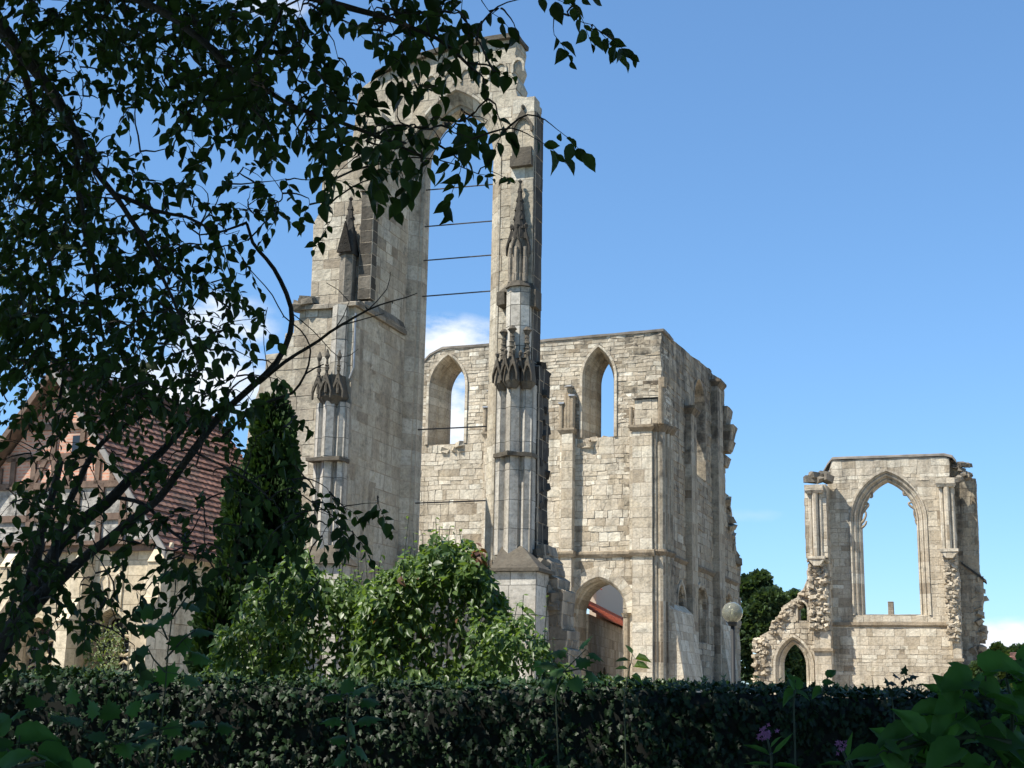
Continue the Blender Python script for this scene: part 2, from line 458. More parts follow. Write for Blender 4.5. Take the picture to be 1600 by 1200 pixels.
class Frame:
    """local axes of a ruin: u along its front (to the right), w into the depth, z up"""
    def __init__(s, px, dist, th=20.0):
        s.th = rad(th); p = at(px, 950, dist); s.O = Vector((p.x, p.y, 0))
        s.U = Vector((math.cos(s.th), -math.sin(s.th), 0)); s.V = Vector((math.sin(s.th), math.cos(s.th), 0))
    def q(s, px, py, w=0.0):
        d = ray(px, py); k = (w - (EYE - s.O).dot(s.V)) / d.dot(s.V); p = EYE + d * k
        return ((p - s.O).dot(s.U), p.z)
    def u(s, px, py=700, w=0.0): return s.q(px, py, w)[0]
    def z(s, px, py, w=0.0): return s.q(px, py, w)[1]
    def side(s, px, py, u=0.0):
        d = ray(px, py); k = (u - (EYE - s.O).dot(s.U)) / d.dot(s.U); p = EYE + d * k
        return ((p - s.O).dot(s.V), p.z)
    def thing(s, name, label, cat): return thing(name, label, cat, s.O, -s.th)
def jag(pts, rng, step=.45, amp=.12):
    """break an outline run into stone-sized steps"""
    out = [pts[0]]
    for a, b in zip(pts, pts[1:]):
        n = max(1, int(math.hypot(b[0] - a[0], b[1] - a[1]) / step))
        for i in range(1, n + 1):
            t = i / n; p = (a[0] + (b[0] - a[0]) * t, a[1] + (b[1] - a[1]) * t)
            if i < n: p = (p[0] + rng.uniform(-amp, amp), p[1] + rng.uniform(-amp, amp))
            if rng.random() < .6 and i < n: out.append((out[-1][0], p[1]))
            out.append(p)
    return out

# ------------------------------------------------------------------ the ground
def build_ground():
    bm = bmesh.new(); n = 60
    xs = [-900 + 1800 * i / n for i in range(n + 1)]
    vs = [[bm.verts.new((x, y, 0 if y < 160 else min(0, 0) + 0)) for x in xs] for y in [-60 + 1800 * j / n for j in range(n + 1)]]
    for j in range(n):
        for i in range(n): bm.faces.new([vs[j][i], vs[j][i + 1], vs[j + 1][i + 1], vs[j + 1][i]])
    s = NT('lawn')
    c = s.mix(s.ramp(s.noise(.6, 6), [(.4, 0.0), (.6, 1.0)]), (.05, .075, .022), (.085, .09, .04))
    c = s.mix(.7, c, s.ramp(s.noise(30, 4), [(.3, .5), (.7, 1.3)]), 'MULTIPLY')
    x = s.n('ShaderNodeSeparateXYZ'); s.L.new(s.co(), x.inputs[0])
    pale_bounce = s.math('MULTIPLY', s.math('GREATER_THAN', s.math('ADD', x.outputs['Y'], s.math('MULTIPLY', s.noise(.15, 3), 8)), 26), s.math('LESS_THAN', x.outputs['Y'], 110))
    c = s.mix(pale_bounce, c, s.mix(1.0, (.44, .38, .29), s.ramp(s.noise(9, 5), [(.3, .7), (.7, 1.15)]), 'MULTIPLY'))  # unseen pale gravel added to bounce fill light onto the shaded walls
    s.base(c, .95); s.bump(s.noise(40, 4), .8, .03)
    o = obj('ground', bm, s.m); tag(o, 'grass around the abbey ruins, with unseen pale gravel added to bounce light', None, None, 'structure')
build_ground()

# ------------------------------------------------------------------ the tall window ruin
def crocket_spire(bm, u, w, r, z0, z1, n=8):
    cone(bm, u, w, r, .03, z0, z1, n)
    k = max(3, int((z1 - z0) / .28))
    for i in range(1, k):
        t = i / k; rr = r * (1 - t)
        for j in range(4):
            a = math.pi / 4 + j * math.pi / 2
            cone(bm, u + (rr + .01) * math.cos(a), w + (rr + .01) * math.sin(a), .045, .01, z0 + (z1 - z0) * t, z0 + (z1 - z0) * t + .12, 5)
    cone(bm, u, w, .03, .075, z1 - .02, z1 + .06, 6); cone(bm, u, w, .075, .015, z1 + .06, z1 + .14, 6)
def gablet(bm, u, w, hw, z0, h, t=.08):
    """little pointed gable with a sunk arch, standing in the plane w"""
    fr = [(u - hw, z0), (u - hw * .82, z0), (u - hw * .8, z0 + h * .25), (u - hw * .4, z0 + h * .5), (u, z0 + h * .62), (u + hw * .4, z0 + h * .5), (u + hw * .8, z0 + h * .25), (u + hw * .82, z0), (u + hw, z0), (u + hw, z0 + h * .3), (u, z0 + h), (u - hw, z0 + h * .3)]
    slab(bm, fr, [], w - t, w + t)
    cone(bm, u, w, .045, .07, z0 + h, z0 + h + .1, 6); cone(bm, u, w, .07, .01, z0 + h + .1, z0 + h + .18, 6)
def baldachin(bm, u, w, r, z0, h, back=False):
    """canopy: star-shaped drum, ring of gablets, slim pinnacles on top"""
    prism(bm, ngon(u, w, r * .62, 8), z0, z0 + h * .16, ngon(u, w, r, 8))
    prism(bm, ngon(u, w, r, 8), z0 + h * .16, z0 + h * .55, ngon(u, w, r * .8, 8))
    for a in (-2.36, -1.57, -.785):
        gu, gw = u + r * math.cos(a), w + r * math.sin(a)
        gablet(bm, gu, gw, r * .42, z0 + h * .1, h * .5, .05)
        cone(bm, gu, gw, .05, .035, z0 + h * .2, z0 + h * .82, 6)
        cone(bm, gu, gw, .04, .08, z0 + h * .82, z0 + h * .88, 6); cone(bm, gu, gw, .08, .02, z0 + h * .88, z0 + h, 6)
        for kk in range(4): cone(bm, gu, gw, .07, .045, z0 + h * (.46 + kk * .08), z0 + h * (.48 + kk * .08), 6)
def shaftset(bm, u, w, half, z0, z1, r=.17):
    """three angular half-shafts side by side with deep grooves between"""
    box(bm, u - half, u + half, w + .02, w + .6, z0, z1)
    for k, (o, d, rr) in enumerate(((-half * .68, .05, half * .34), (0, -.12, half * .38), (half * .68, .05, half * .34))):
        p = [(u + o - rr, w + .1), (u + o - rr, w + d + .02), (u + o, w + d - rr * .75), (u + o + rr, w + d + .02), (u + o + rr, w + .1)]
        prism(bm, p, z0, z1)

def build_tall():
    F = Frame(717, 42.0); T = F.thing('window_ruin', 'tallest ruined church wall, its high pointed window opening crossed by thin iron bars', 'ruin')
    rng = random.Random(5)
    th = .9
    uL = F.u(667, 450, th); uR = F.u(764, 450, .3); hw = (uR - uL) / 2; cx = (uL + uR) / 2
    zs = F.z(717, 250, .4); za = F.z(733, 168, .4); zb = F.z(700, 878, .3)
    def A(off, dz=0): return arch_pts(cx, hw + off, zb - dz, zs, za + off * 1.35, 9, 26)
    u_end = F.u(841, 500, th)
    uB = F.u(625, 700, 0)                      # right side of the left buttress
    p1 = F.side(545, 700, uB)[0]; p2 = F.side(590, 380, uB)[0]
    # wall
    q = F.q
    topl = [(u_end, q(838, 152)[1]), (q(808, 150)[0], q(808, 150)[1]), q(806, 140), q(810, 128), q(804, 115), q(809, 100), q(805, 85), q(808, 70), q(806, 58)]
    left = [q(720, 72), q(660, 90), q(620, 104), q(590, 118), q(562, 140), q(556, 180), q(552, 215)]
    out = [(uB - 1.2, 0), (u_end, 0)] + topl + left + [(uB - 1.2, q(540, 240)[1])]
    hole = A(.45, 0)
    bm = bmesh.new(); slab(bm, out, [hole], 0, th)
    masonry(bm, (.34, .62), (.42, 1.0), 11, sig=.16, joint=.013, relief=.02)
    obj('wall', bm, M_tall, T)
    bm = bmesh.new()
    rings(bm, [(A(.45), 0.0), (A(.45), -.03), (A(.37), -.03), (A(.35), .08), (A(.10), .34), (A(.10), .40), (A(0), .44), (A(0), th + .01), (A(.45), th + .01)], seed=4)
    box(bm, cx - hw - .44, cx + hw + .44, -.05, th, zb - .25, zb); ly = faces_tone(bm)
    obj('window_surround', bm, M_tall, T)
    # coping
    bm = bmesh.new()
    tp = [q(805, 58), q(720, 72), q(660, 90), q(620, 104), q(590, 118)]
    for a, b in zip(tp, tp[1:]):
        prism_pts = [(a[0] + .12, -.18), (b[0] - .02, -.18), (b[0] - .02, th + .1), (a[0] + .12, th + .1)]
        vs = []
        for (uu, ww), zz in zip(prism_pts, (a[1], b[1], b[1], a[1])): vs.append((uu, ww, zz))
        lo = [bm.verts.new((v[0], v[1], v[2] - .06)) for v in vs]; hi = [bm.verts.new((v[0], v[1], v[2] + .10)) for v in vs]
        fs = [bm.faces.new(lo), bm.faces.new(list(reversed(hi)))] + [bm.faces.new([lo[i], hi[i], hi[(i + 1) % 4], lo[(i + 1) % 4]]) for i in range(4)]
        bmesh.ops.recalc_face_normals(bm, faces=fs)
    obj('coping', bm, M_mid, T)
    # little arcade under the coping
    bm = bmesh.new()
    for i in range(7):
        px = 810 - i * 27; c = q(px, 98 + i * 5); r = .22
        a = arch_pts(c[0], r, c[1] - .35, c[1] - .1, c[1] + .16, 5, 2); b = arch_pts(c[0], r - .07, c[1] - .35, c[1] - .1, c[1] + .07, 5, 2)
        rings(bm, [(a, .0), (a, -.07), (b, -.07), (b, .02)], gap=False, seed=i)
    obj('blind_arcade', bm, M_tall, T)
    # iron bars
    for (l, r) in ((297, 289), (354, 346), (407, 399), (463, 455), (671, 666), (786, 782)):
        bm = bmesh.new(); zl = F.z(670, l, .6)
        tube(bm, [Vector((uL - .5, .55, zl)), Vector((uR + .3, .55, F.z(765, r, .55)))], .022, 6)
        obj('tie_bar', bm, M_iron, T)
    # left buttress, lower stage
    zf = F.z(540, 478, p1); ztop = zf
    uf = F.u(497, 700, p1)                     # where the clustered shafts begin
    u_low = F.u(395, 900, p1)
    def qq(px, py): return F.q(px, py, p1)
    bm = bmesh.new()
    lo = [(u_low - .5, 0), (uB, 0), (uB, ztop), (uB, ztop), qq(545, 474), qq(470, 476), qq(468, 500), qq(460, 501), qq(459, 520), qq(446, 521), qq(445, 537), qq(437, 538), qq(436, 552), qq(428, 553), qq(416, 554), qq(414, 585), qq(408, 590), qq(404, 610), qq(392, 640), qq(385, 700)]
    lo = [(uB, 0)] + [(uB, zf - .05), qq(545, 474)] + lo[5:] + [(u_low - .6, F.z(380, 800, p1)), (u_low - .8, 0)]
    slab(bm, lo, [], p1, p1 + 1.9)
    masonry(bm, (.34, .6), (.4, 1.0), 12, sig=.16, joint=.013, relief=.02)
    # body of the buttress back to the wall
    b2 = bmesh.new(); box(b2, F.u(505, 700, p1), uB, p1 + .02, .05, 0, ztop)
    bmesh.ops.translate(b2, vec=(.004, .004, 0), verts=b2.verts)
    masonry(b2, (.36, .62), (.45, 1.05), 13, sig=.14, joint=.014, relief=.018)
    me = bpy.data.meshes.new('tmp'); b2.to_mesh(me); b2.free(); bm.from_mesh(me)
    obj('buttress', bm, M_tall, T)
    # weathering on the lower stage, with moulded lip
    bm = bmesh.new()
    a0 = F.u(466, 480, p1)
    prism(bm, rect(a0 - .02, uB + .12, p1 - .14, -.05), ztop - .05, ztop + .08)
    prism(bm, rect(a0, uB + .1, p1 - .1, -.05), ztop + .08, ztop + .42, rect(a0 + .45, uB - .05, p2 - .3, -.05))
    masonry(bm, (.2, .4), (.5, 1.0), 141, relief=.03, warp=.03)
    for i in range(8): rock(bm, (a0 + rng.uniform(-.1, .4), p1 + rng.uniform(-.1, .3), ztop + rng.uniform(.05, .3)), (.35, .35, .22), rng)
    obj('weathering', bm, M_mid, T)
    # upper stage
    bm = bmesh.new()
    up = [F.u(490, 400, p2), F.u(548, 400, p2)]
    upl = [(up[0], ztop + .05), (uB - .03, ztop + .05), (uB - .03, F.z(600, 175, p2)), F.q(575, 185, p2), F.q(556, 215, p2), F.q(536, 240, p2), F.q(520, 262, p2), F.q(505, 268, p2), F.q(503, 310, p2), F.q(497, 335, p2), F.q(490, 350, p2)]
    slab(bm, upl, [], p2, .3)
    masonry(bm, (.3, .5), (.35, .8), 14, joint=.012, relief=.02)
    obj('upper_buttress', bm, M_tall, T)
    bm = bmesh.new()                            # dark crusted fin beside the pinnacle
    u0 = F.u(562, 400, p2 - .3); box(bm, u0, u0 + .42, p2 - .32, p2 + .05, ztop + .5, F.z(570, 300, p2 - .3))
    prism(bm, rect(u0 - .05, u0 + .5, p2 - .4, p2 + .05), F.z(570, 300, p2 - .3), F.z(570, 276, p2 - .3), rect(u0 + .2, u0 + .45, p2 - .05, p2 + .05))
    masonry(bm, (.35, .5), (.4, .7), 15)
    obj('fin', bm, M_crust, T)
    # pinnacle on the left buttress
    cu = F.u(543, 430, p2 - .35); cw = p2 - .35
    z_a, z_b, z_c, z_d = ztop + .3, F.z(543, 398, cw), F.z(543, 358, cw), F.z(543, 314, cw)
    bm = bmesh.new(); prism(bm, ngon(cu, cw, .25, 6), z_a, z_b); masonry(bm, (.4, .7), (.5, .9), 16)
    pin = obj('pinnacle', bm, M_mid, T)
    bm = bmesh.new(); crocket_spire(bm, cu, cw, .17, z_c, z_d, 6)
    for a in (-2.36, -.785, .785, 2.36):
        slab(bm, [(cu - .25, z_b), (cu + .25, z_b), (cu, z_c + .15)], [], cw - .34 if a < 0 else cw + .2, cw - .24 if a < 0 else cw + .3)
    prism(bm, ngon(cu, cw, .30, 6), z_b - .05, z_c + .05, ngon(cu, cw, .17, 6))
    obj('spire', bm, M_crust, pin)
    # shafts down the left buttress front
    def pedestal(px, half_px, w, yr, seed, dark):
        half = half_px / 51.2 * 1.0
        cu = F.u(px, 700, w)
        return cu, half
    cl, hl = F.u(521, 700, p1), .48
    zc1, zc0 = F.z(521, 560, p1), F.z(521, 632, p1)
    zr = F.z(515, 722, p1); zp = F.z(508, 868, p1)
    bm = bmesh.new(); shaftset(bm, cl, p1 - .30, hl, zp, zc0); masonry(bm, (.55, .95), (.8, 1.4), 17, joint=.009, relief=.006, warp=.004)
    sc_ = obj('shaft_cluster', bm, M_grey, T)
    bm = bmesh.new(); box(bm, cl - hl - .06, cl + hl + .06, p1 - .66, p1, zr - .06, zr + .05); obj('shaft_ring', bm, M_mid, sc_)
    bm = bmesh.new(); baldachin(bm, cl, p1 - .2, hl * .95, zc0 - .1, zc1 - zc0 + .2); obj('canopy', bm, M_mid, sc_)
    bm = bmesh.new(); u1 = F.u(533, 520, p1); prism(bm, ngon(u1, p1 - .02, .27, 6), zc1 - .6, zf)
    masonry(bm, (.5, .9), (.8, 1.2), 18, joint=.01); obj('statue_back', bm, M_grey, T)
    bm = bmesh.new(); tube(bm, [Vector((uB - 2.9 if 0 else F.u(556, 500, p1 - .02), p1 - .05, F.z(556, 490, p1))), Vector((F.u(554, 570, p1), p1 - .05, F.z(554, 575, p1))), Vector((F.u(547, 590, p1), p1 - .05, F.z(547, 592, p1)))], .03, 6)
    obj('drain_pipe', bm, M_lead, T)
    zt = F.z(508, 882, p1)
    bm = bmesh.new(); prism(bm, rect(cl - .95, cl + 1.0, p1 - 1.15, p1 + .05), zt - .08, zp + .25, rect(cl - .35, cl + .35, p1 - .4, p1 + .05)); obj('weathering', bm, M_mid, T)
    bm = bmesh.new(); box(bm, cl - .85, cl + .9, p1 - 1.0, p1 + .02, 0, zt - .08); masonry(bm, (.5, .8), (.7, 1.2), 19, joint=.01, relief=.008); obj('pedestal', bm, M_grey, T)

    # right pier
    wp = -.45
    u0, u1 = F.u(794, 500, wp), F.u(830, 500, wp); uc = (u0 + u1) / 2
    zcap = F.z(815, 153, wp); zm = F.z(815, 445, wp)
    bm = bmesh.new(); box(bm, u0, u1, wp, .02, zm, zcap); masonry(bm, (.4, .75), (.5, .9), 21, joint=.01, relief=.015); obj('pier', bm, M_tall, T)
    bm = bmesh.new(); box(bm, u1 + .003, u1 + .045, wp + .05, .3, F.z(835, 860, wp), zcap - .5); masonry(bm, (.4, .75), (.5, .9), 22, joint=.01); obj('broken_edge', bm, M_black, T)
    bm = bmesh.new()
    uu = u1 + .07
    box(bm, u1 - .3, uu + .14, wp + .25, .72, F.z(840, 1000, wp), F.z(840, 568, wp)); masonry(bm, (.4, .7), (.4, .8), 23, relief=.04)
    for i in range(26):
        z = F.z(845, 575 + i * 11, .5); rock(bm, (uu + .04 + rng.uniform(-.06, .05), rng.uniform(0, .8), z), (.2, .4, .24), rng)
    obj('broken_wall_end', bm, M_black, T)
    # pier ornaments
    bm = bmesh.new(); gablet(bm, uc, wp - .05, .34, F.z(815, 208, wp), F.z(815, 172, wp) - F.z(815, 208, wp), .06)
    box(bm, u0 + .02, u1 - .02, wp - .2, wp + .02, F.z(815, 262, wp), F.z(815, 246, wp)); box(bm, u0 + .06, u1 - .06, wp - .1, wp + .02, F.z(815, 246, wp), F.z(815, 232, wp))
    obj('blind_gable', bm, M_mid, T)
    zS0, zS1 = F.z(812, 372, wp - .3), F.z(812, 284, wp - .3)
    bm = bmesh.new(); crocket_spire(bm, uc, wp - .18, .25, zS0, zS1, 8)
    for a in (-1, 0, 1): gablet(bm, uc + a * .24, wp - .36 + abs(a) * .12, .15, F.z(812, 402, wp), .85, .06)
    obj('spire', bm, M_crust, T)
    bm = bmesh.new(); prism(bm, ngon(uc, wp - .12, .27, 8), zm - .1, zS0 + .05); 
    for a in (-1, 0, 1): cone(bm, uc + a * .24, wp - .40 + abs(a) * .1, .06, .05, zm, zS0 - .3, 6)
    masonry(bm, (.5, .9), (.6, .9), 24); obj('pinnacle', bm, M_mid, T)
    bm = bmesh.new()                            # moulded band with hood ends
    zb1 = F.z(812, 470, wp)
    prism(bm, rect(u0 - .35, u1 + .16, wp - .1, .02), zm - .22, zm + .02, rect(u0 - .05, u1 + .02, wp - .02, .02))
    box(bm, u0 - .36, u0 - .1, wp - .12, .01, zb1 - .1, zm - .2); box(bm, u1 - .02, u1 + .17, wp - .12, .01, zb1 - .25, zm - .2)
    prism(bm, ngon(uc, wp - .12, .42, 8), zm - .15, zm + .02, ngon(uc, wp - .12, .34, 8))
    obj('band', bm, M_mid, T)
    zc1, zc0 = F.z(810, 520, wp), F.z(810, 607, wp)
    hr = (F.u(833, 750, wp) - F.u(777, 750, wp)) / 2; ur = (F.u(833, 750, wp) + F.u(777, 750, wp)) / 2
    bm = bmesh.new(); prism(bm, ngon(uc, wp - .02, .4, 8), zc1 - .9, zm - .15); masonry(bm, (.4, .8), (.5, .9), 25, joint=.01); obj('statue_back', bm, M_grey, T)
    bm = bmesh.new()
    zc = zc0
    for k, (du, dw) in enumerate(((-.36, 0), (.02, -.3), (.40, -.02))):
        prism(bm, ngon(ur + du, wp - .2 + dw, .16, 8), zc - .1, zc + .1, ngon(ur + du, wp - .2 + dw, .27, 8))
        prism(bm, ngon(ur + du, wp - .2 + dw, .27, 8), zc + .1, zc + .8, ngon(ur + du, wp - .2 + dw, .2, 8))
        for a in (-.12, .12): gablet(bm, ur + du + a, wp - .46 + dw, .14, zc + .1, .8, .07)
        cone(bm, ur + du, wp - .25 + dw, .12, .05, zc + .5, zc1 - .15, 6)
        for kk in range(5): cone(bm, ur + du, wp - .25 + dw, .12 - kk * .01, .07, zc + .85 + kk * .16, zc + .9 + kk * .16, 6)
        cone(bm, ur + du, wp - .25 + dw, .06, .12, zc1 - .15, zc1 - .03, 7); cone(bm, ur + du, wp - .25 + dw, .15, .06, zc1 - .03, zc1 + .08, 7)
    obj('canopy', bm, M_mid, T)
    zr = F.z(805, 713, wp); zp = F.z(808, 868, wp)
    bm = bmesh.new(); shaftset(bm, ur, wp - .22, hr, zp, zc0 + .1); masonry(bm, (.75, 1.1), (.9, 1.4), 26, joint=.008, relief=.006, warp=.003); obj('shaft_cluster', bm, M_grey, T)
    bm = bmesh.new(); prism(bm, [(ur - hr - .05, wp + .3), (ur - hr - .05, wp - .28), (ur - hr * .4, wp - .5), (ur, wp - .72), (ur + hr * .4, wp - .5), (ur + hr + .05, wp - .28), (ur + hr + .05, wp + .3)], zr - .07, zr + .05); obj('shaft_ring', bm, M_mid, T)
    zt = F.z(805, 891, wp - 1)
    a, b = F.u(769, 950, wp - .95), F.u(837, 950, wp - .95)
    bm = bmesh.new(); prism(bm, rect(a - .06, b + .12, wp - 1.08, .0), zt - .03, zt + .07)
    prism(bm, rect(a - .04, b + .1, wp - 1.05, .0), zt + .07, zp + .25, rect(ur - .3, ur + .35, wp - .25, .0))
    obj('weathering', bm, M_mid, T)
    bm = bmesh.new(); box(bm, a, b, wp - .95, .0, 0, zt - .03); masonry(bm, (.55, .85), (.7, 1.2), 27, joint=.01, relief=.008, warp=.005); obj('pedestal', bm, M_grey, T)
    # broken toothing behind the pedestal
    bm = bmesh.new(); W0 = -.2
    pts = [(b - .3, 0), (F.u(890, 1000, W0), 0), F.q(890, 1015, W0), F.q(884, 1012, W0), F.q(888, 985, W0), F.q(878, 983, W0), F.q(878, 960, W0), F.q(880, 940, W0), F.q(882, 922, W0), F.q(872, 918, W0), F.q(872, 903, W0), F.q(864, 898, W0), F.q(862, 880, W0), F.q(854, 872, W0), F.q(850, 850, W0), F.q(838, 850, W0), (b - .3, F.z(838, 850, W0))]
    slab(bm, pts, [], W0, .9); masonry(bm, (.3, .5), (.3, .7), 28, relief=.05, warp=.04)
    for i in range(24):
        t = i / 24; p = F.q(842 + 28 * t + rng.uniform(-6, 2), 862 + 90 * t, W0); rock(bm, (p[0], rng.uniform(-.3, .4), p[1]), (.32, .4, .26), rng)
    obj('broken_toothing', bm, M_mid, T)
build_tall()

# ------------------------------------------------------------------ the transept block
def build_transept():
    F = Frame(1035, 55.0); T = F.thing('transept_ruin', 'massive corner block of the roofless church with narrow pointed windows and wide arched doorway', 'ruin')
    rng = random.Random(9); q = F.q; th = 1.7
    U1 = 0.0
    # openings
    def opening(pl, pr, yspr, yap, ysill, win):
        ul, ur = F.u(pl, ysill - 30, win), F.u(pr, ysill - 30, win)
        return (ul + ur) / 2, (ur - ul) / 2, F.z((pl + pr) / 2, yspr, win), F.z((pl + pr) / 2, yap, win), F.z((pl + pr) / 2, ysill, win)
    w1 = opening(932, 959, 598, 561, 690, 1.0); w2 = opening(694, 729, 612, 573, 700, 1.0); w3 = opening(815, 846, 612, 566, 694, 1.0)
    def AR(w, off, up=.78, dz=0, n=7, m=7): return arch_pts(w[0], w[1] + off * .86, w[4] - dz, w[2], w[3] + off * up, n, m)
    dl, dr = F.u(892, 1000, 0), F.u(979, 1000, 0.0)
    dw = ((dl + dr) / 2, (dr - dl) / 2, F.z(930, 958, 0), F.z(930, 903, 0), 0.0)
    def AD(off, up=1.0): return arch_pts(dw[0], dw[1] + off, 0.0, dw[2], dw[3] + off * up, 9, 9)
    top = [q(1035, 517), q(835, 535), q(692, 545), q(672, 556), q(655, 575), q(640, 640)]
    out = [(q(640, 900)[0], 0), (U1, 0)] + top
    out[2] = (U1, q(1035, 517)[1])
    holes = [AR(w1, .5), AR(w2, .5), AR(w3, .5), AD(.02)]
    bm = bmesh.new(); slab(bm, out, holes, 0, th)
    masonry(bm, (.16, .46), (.18, .72), 31, joint=.010, relief=.032, warp=.05, sig=.23, fine_above=F.z(980, 665))
    obj('front_wall', bm, M_tran, T)
    for k, w in enumerate((w1, w2, w3)):
        bm = bmesh.new()
        rings(bm, [(AR(w, .5), .01), (AR(w, .5), -.07), (AR(w, .36), -.07), (AR(w, .34), .02), (AR(w, .2), .5), (AR(w, .2), .7), (AR(w, .02), .95), (AR(w, .0), 1.0), (AR(w, 0), th + .01), (AR(w, .5), th + .01)], seed=k + 40)
        # broken sloping sill of loose stones
        prism(bm, rect(w[0] - w[1] - .5, w[0] + w[1] + .5, .05, th), w[4] - .35, w[4] - .02, rect(w[0] - w[1] - .4, w[0] + w[1] + .4, .5, th))
        for i in range(12): rock(bm, (w[0] + rng.uniform(-.9, .9) * (w[1] + .4), rng.uniform(.0, .7), w[4] - .15 + rng.uniform(-.2, .1)), (.4, .4, .22), rng)
        obj('window_surround', bm, M_tran, T)
    bm = bmesh.new()
    rings(bm, [(AD(.46), .03), (AD(.46), -.045), (AD(.05), -.045), (AD(.03), -.03), (AD(.02), .08), (AD(-.05), .14), (AD(-.06), .5), (AD(-.12), .56), (AD(-.12), th + .02)], seed=44)
    obj('doorway_arch', bm, M_tran, T)
    bm = bmesh.new()
    for uu in (dw[0] - dw[1] - .02, dw[0] + dw[1] + .02):
        s_ = -1 if uu < dw[0] else 1
        cone(bm, uu - .02 * s_, -.02, .16, .22, dw[2] - .16, dw[2], 8); cone(bm, uu, -.02, .13, .13, 0, dw[2] - .16, 8)
    obj('doorway_shaft', bm, M_tran, T)
    # coping
    bm = bmesh.new()
    cs = [q(1037, 517), q(835, 535), q(692, 545), q(672, 556), q(655, 575)]
    for a, b in zip(cs, cs[1:]):
        for (w0, w1_, z0, z1) in ((-.07, th + .1, -.02, .13),):
            v = []
            for (uu, zz) in (a, b):
                v.append([bm.verts.new((uu, ww, zz + dz)) for ww, dz in ((w0, z0), (w1_, z0), (w1_, z1 - .03), (w0 + .35, z1), (w0, z1 - .05))])
            for i in range(5): bm.faces.new([v[0][i], v[0][(i + 1) % 5], v[1][(i + 1) % 5], v[1][i]])
            bm.faces.new(v[0]); bm.faces.new(v[1])
    bmesh.ops.recalc_face_normals(bm, faces=bm.faces)
    obj('coping', bm, M_cope, T)
    # string course
    def string(zc, segs, w=-.16, hgt=.22):
        bm = bmesh.new()
        for a, b, ww in segs:
            prof = [(ww, 0), (ww, -.09), (ww + .07, -hgt), (.05, -hgt), (.05, .05), (ww + .05, .03)]
            v = [[bm.verts.new((uu, p, zc + d)) for p, d in prof] for uu in (a, b)]
            n = len(prof)
            for i in range(n): bm.faces.new([v[0][i], v[0][(i + 1) % n], v[1][(i + 1) % n], v[1][i]])
            bm.faces.new(v[0]); bm.faces.new(v[1])
        bmesh.ops.recalc_face_normals(bm, faces=bm.faces)
        return bm
    zst = F.z(980, 862)
    # wall responds (pilasters)
    pil = [(872, 894, .38), (752, 768, .25)]
    segs = []; last = q(640, 860)[0]
    pr = (F.u(988, 800, -.35), F.u(1019, 800, -.35))
    for pl, prr, proj in sorted(pil, key=lambda t: t[0]):
        a, b = F.u(pl, 800, -proj), F.u(prr, 800, -proj)
        segs += [(last, a - .1, -.14), (a - .1, b + .1, -proj - .14)]; last = b + .1
    segs += [(last, pr[0] - .1, -.14), (pr[0] - .1, pr[1] + .1, -.5)]
    obj('string_course', string(zst, segs), M_tran, T)
    for k, (pl, prr, proj) in enumerate(pil):
        a, b = F.u(pl, 800, -proj), F.u(prr, 800, -proj); mid = (a + b) / 2
        zc = F.z(885, 672, -proj)
        bm = bmesh.new(); box(bm, a + .12, b, -proj, .02, 0, zc - .12); box(bm, a, a + .12, -proj * .6, .02, 0, zc - .12)
        masonry(bm, (.3, .55), (.5, .8), 50 + k, joint=.012, relief=.015)
        r_ = obj('respond', bm, M_tran, T)
        bm = bmesh.new(); prism(bm, rect(a + .08, b, -proj, .02), zc - .2, zc, rect(a - .06, b + .08, -proj - .1, .02)); box(bm, a - .06, b + .08, -proj - .1, .02, zc, zc + .08)
        obj('capital', bm, M_tran, r_)
        for (du, h, rr) in ((a + .06, 1.05, .10), (a + .27, 1.5, .09), (mid + .1, 1.75, .11), (b - .07, 1.35, .12)):
            bm = bmesh.new(); cone(bm, du, -proj * .5 - .06, rr, rr, zc + .08, zc + .08 + h, 8); obj('vault_shaft', bm, M_tran, r_)
        bm = bmesh.new(); prism(bm, rect(mid - .08, b - .08, -proj * .5 - .3, .02), zc + 1.83, zc + 1.93, rect(mid - .0, b - .1, -proj * .5 - .1, .02)); box(bm, a - .04, a + .2, -proj * .5 - .2, .02, zc + 1.13, zc + 1.19); prism(bm, rect(b - .2, b + .06, -proj * .5 - .22, .02), zc + 1.43, zc + 1.5)
        obj('lead_cap', bm, M_lead, r_)
    # corner pier
    a, b = pr; zc = F.z(1000, 668, -.35)
    bm = bmesh.new(); box(bm, a, b, -.35, .02, zst, zc - .15); box(bm, a - .16, a, -.2, .02, zst, zc - .15)
    prism(bm, rect(a, b, -.35, .02), 1.2, zst - .2, rect(a, b, -.35, .02)); prism(bm, rect(a - .22, b, -.38, .02), 0, 1.9, rect(a - .22, b, -.38, .02))
    masonry(bm, (.4, .7), (.5, .9), 55, joint=.012, relief=.012, warp=.015); cp = obj('corner_pier', bm, M_tran, T)
    bm = bmesh.new(); prism(bm, rect(a + .05, b - .05, -.33, .02), zc - .22, zc, rect(a - .15, b + .1, -.5, .02)); box(bm, a - .15, b + .1, -.5, .02, zc, zc + .1); obj('capital', bm, M_tran, cp)
    bm = bmesh.new(); box(bm, F.u(992, 640, -.3), F.u(1028, 640, -.3), -.3, .02, zc + .1, F.z(1010, 624, -.3)); masonry(bm, (.3, .55), (.4, .7), 56, relief=.03); 
    cone(bm, F.u(1033, 640, -.4), -.42, .12, .10, zc + .1, F.z(1036, 590, -.4), 8); cone(bm, F.u(1037, 600, -.4), -.40, .12, .16, F.z(1036, 605, -.4), F.z(1036, 590, -.4), 8); cone(bm, F.u(985, 650, -.3), -.2, .08, .08, zc - .1, zc + .9, 8)
    obj('corner_block', bm, M_tran, T)
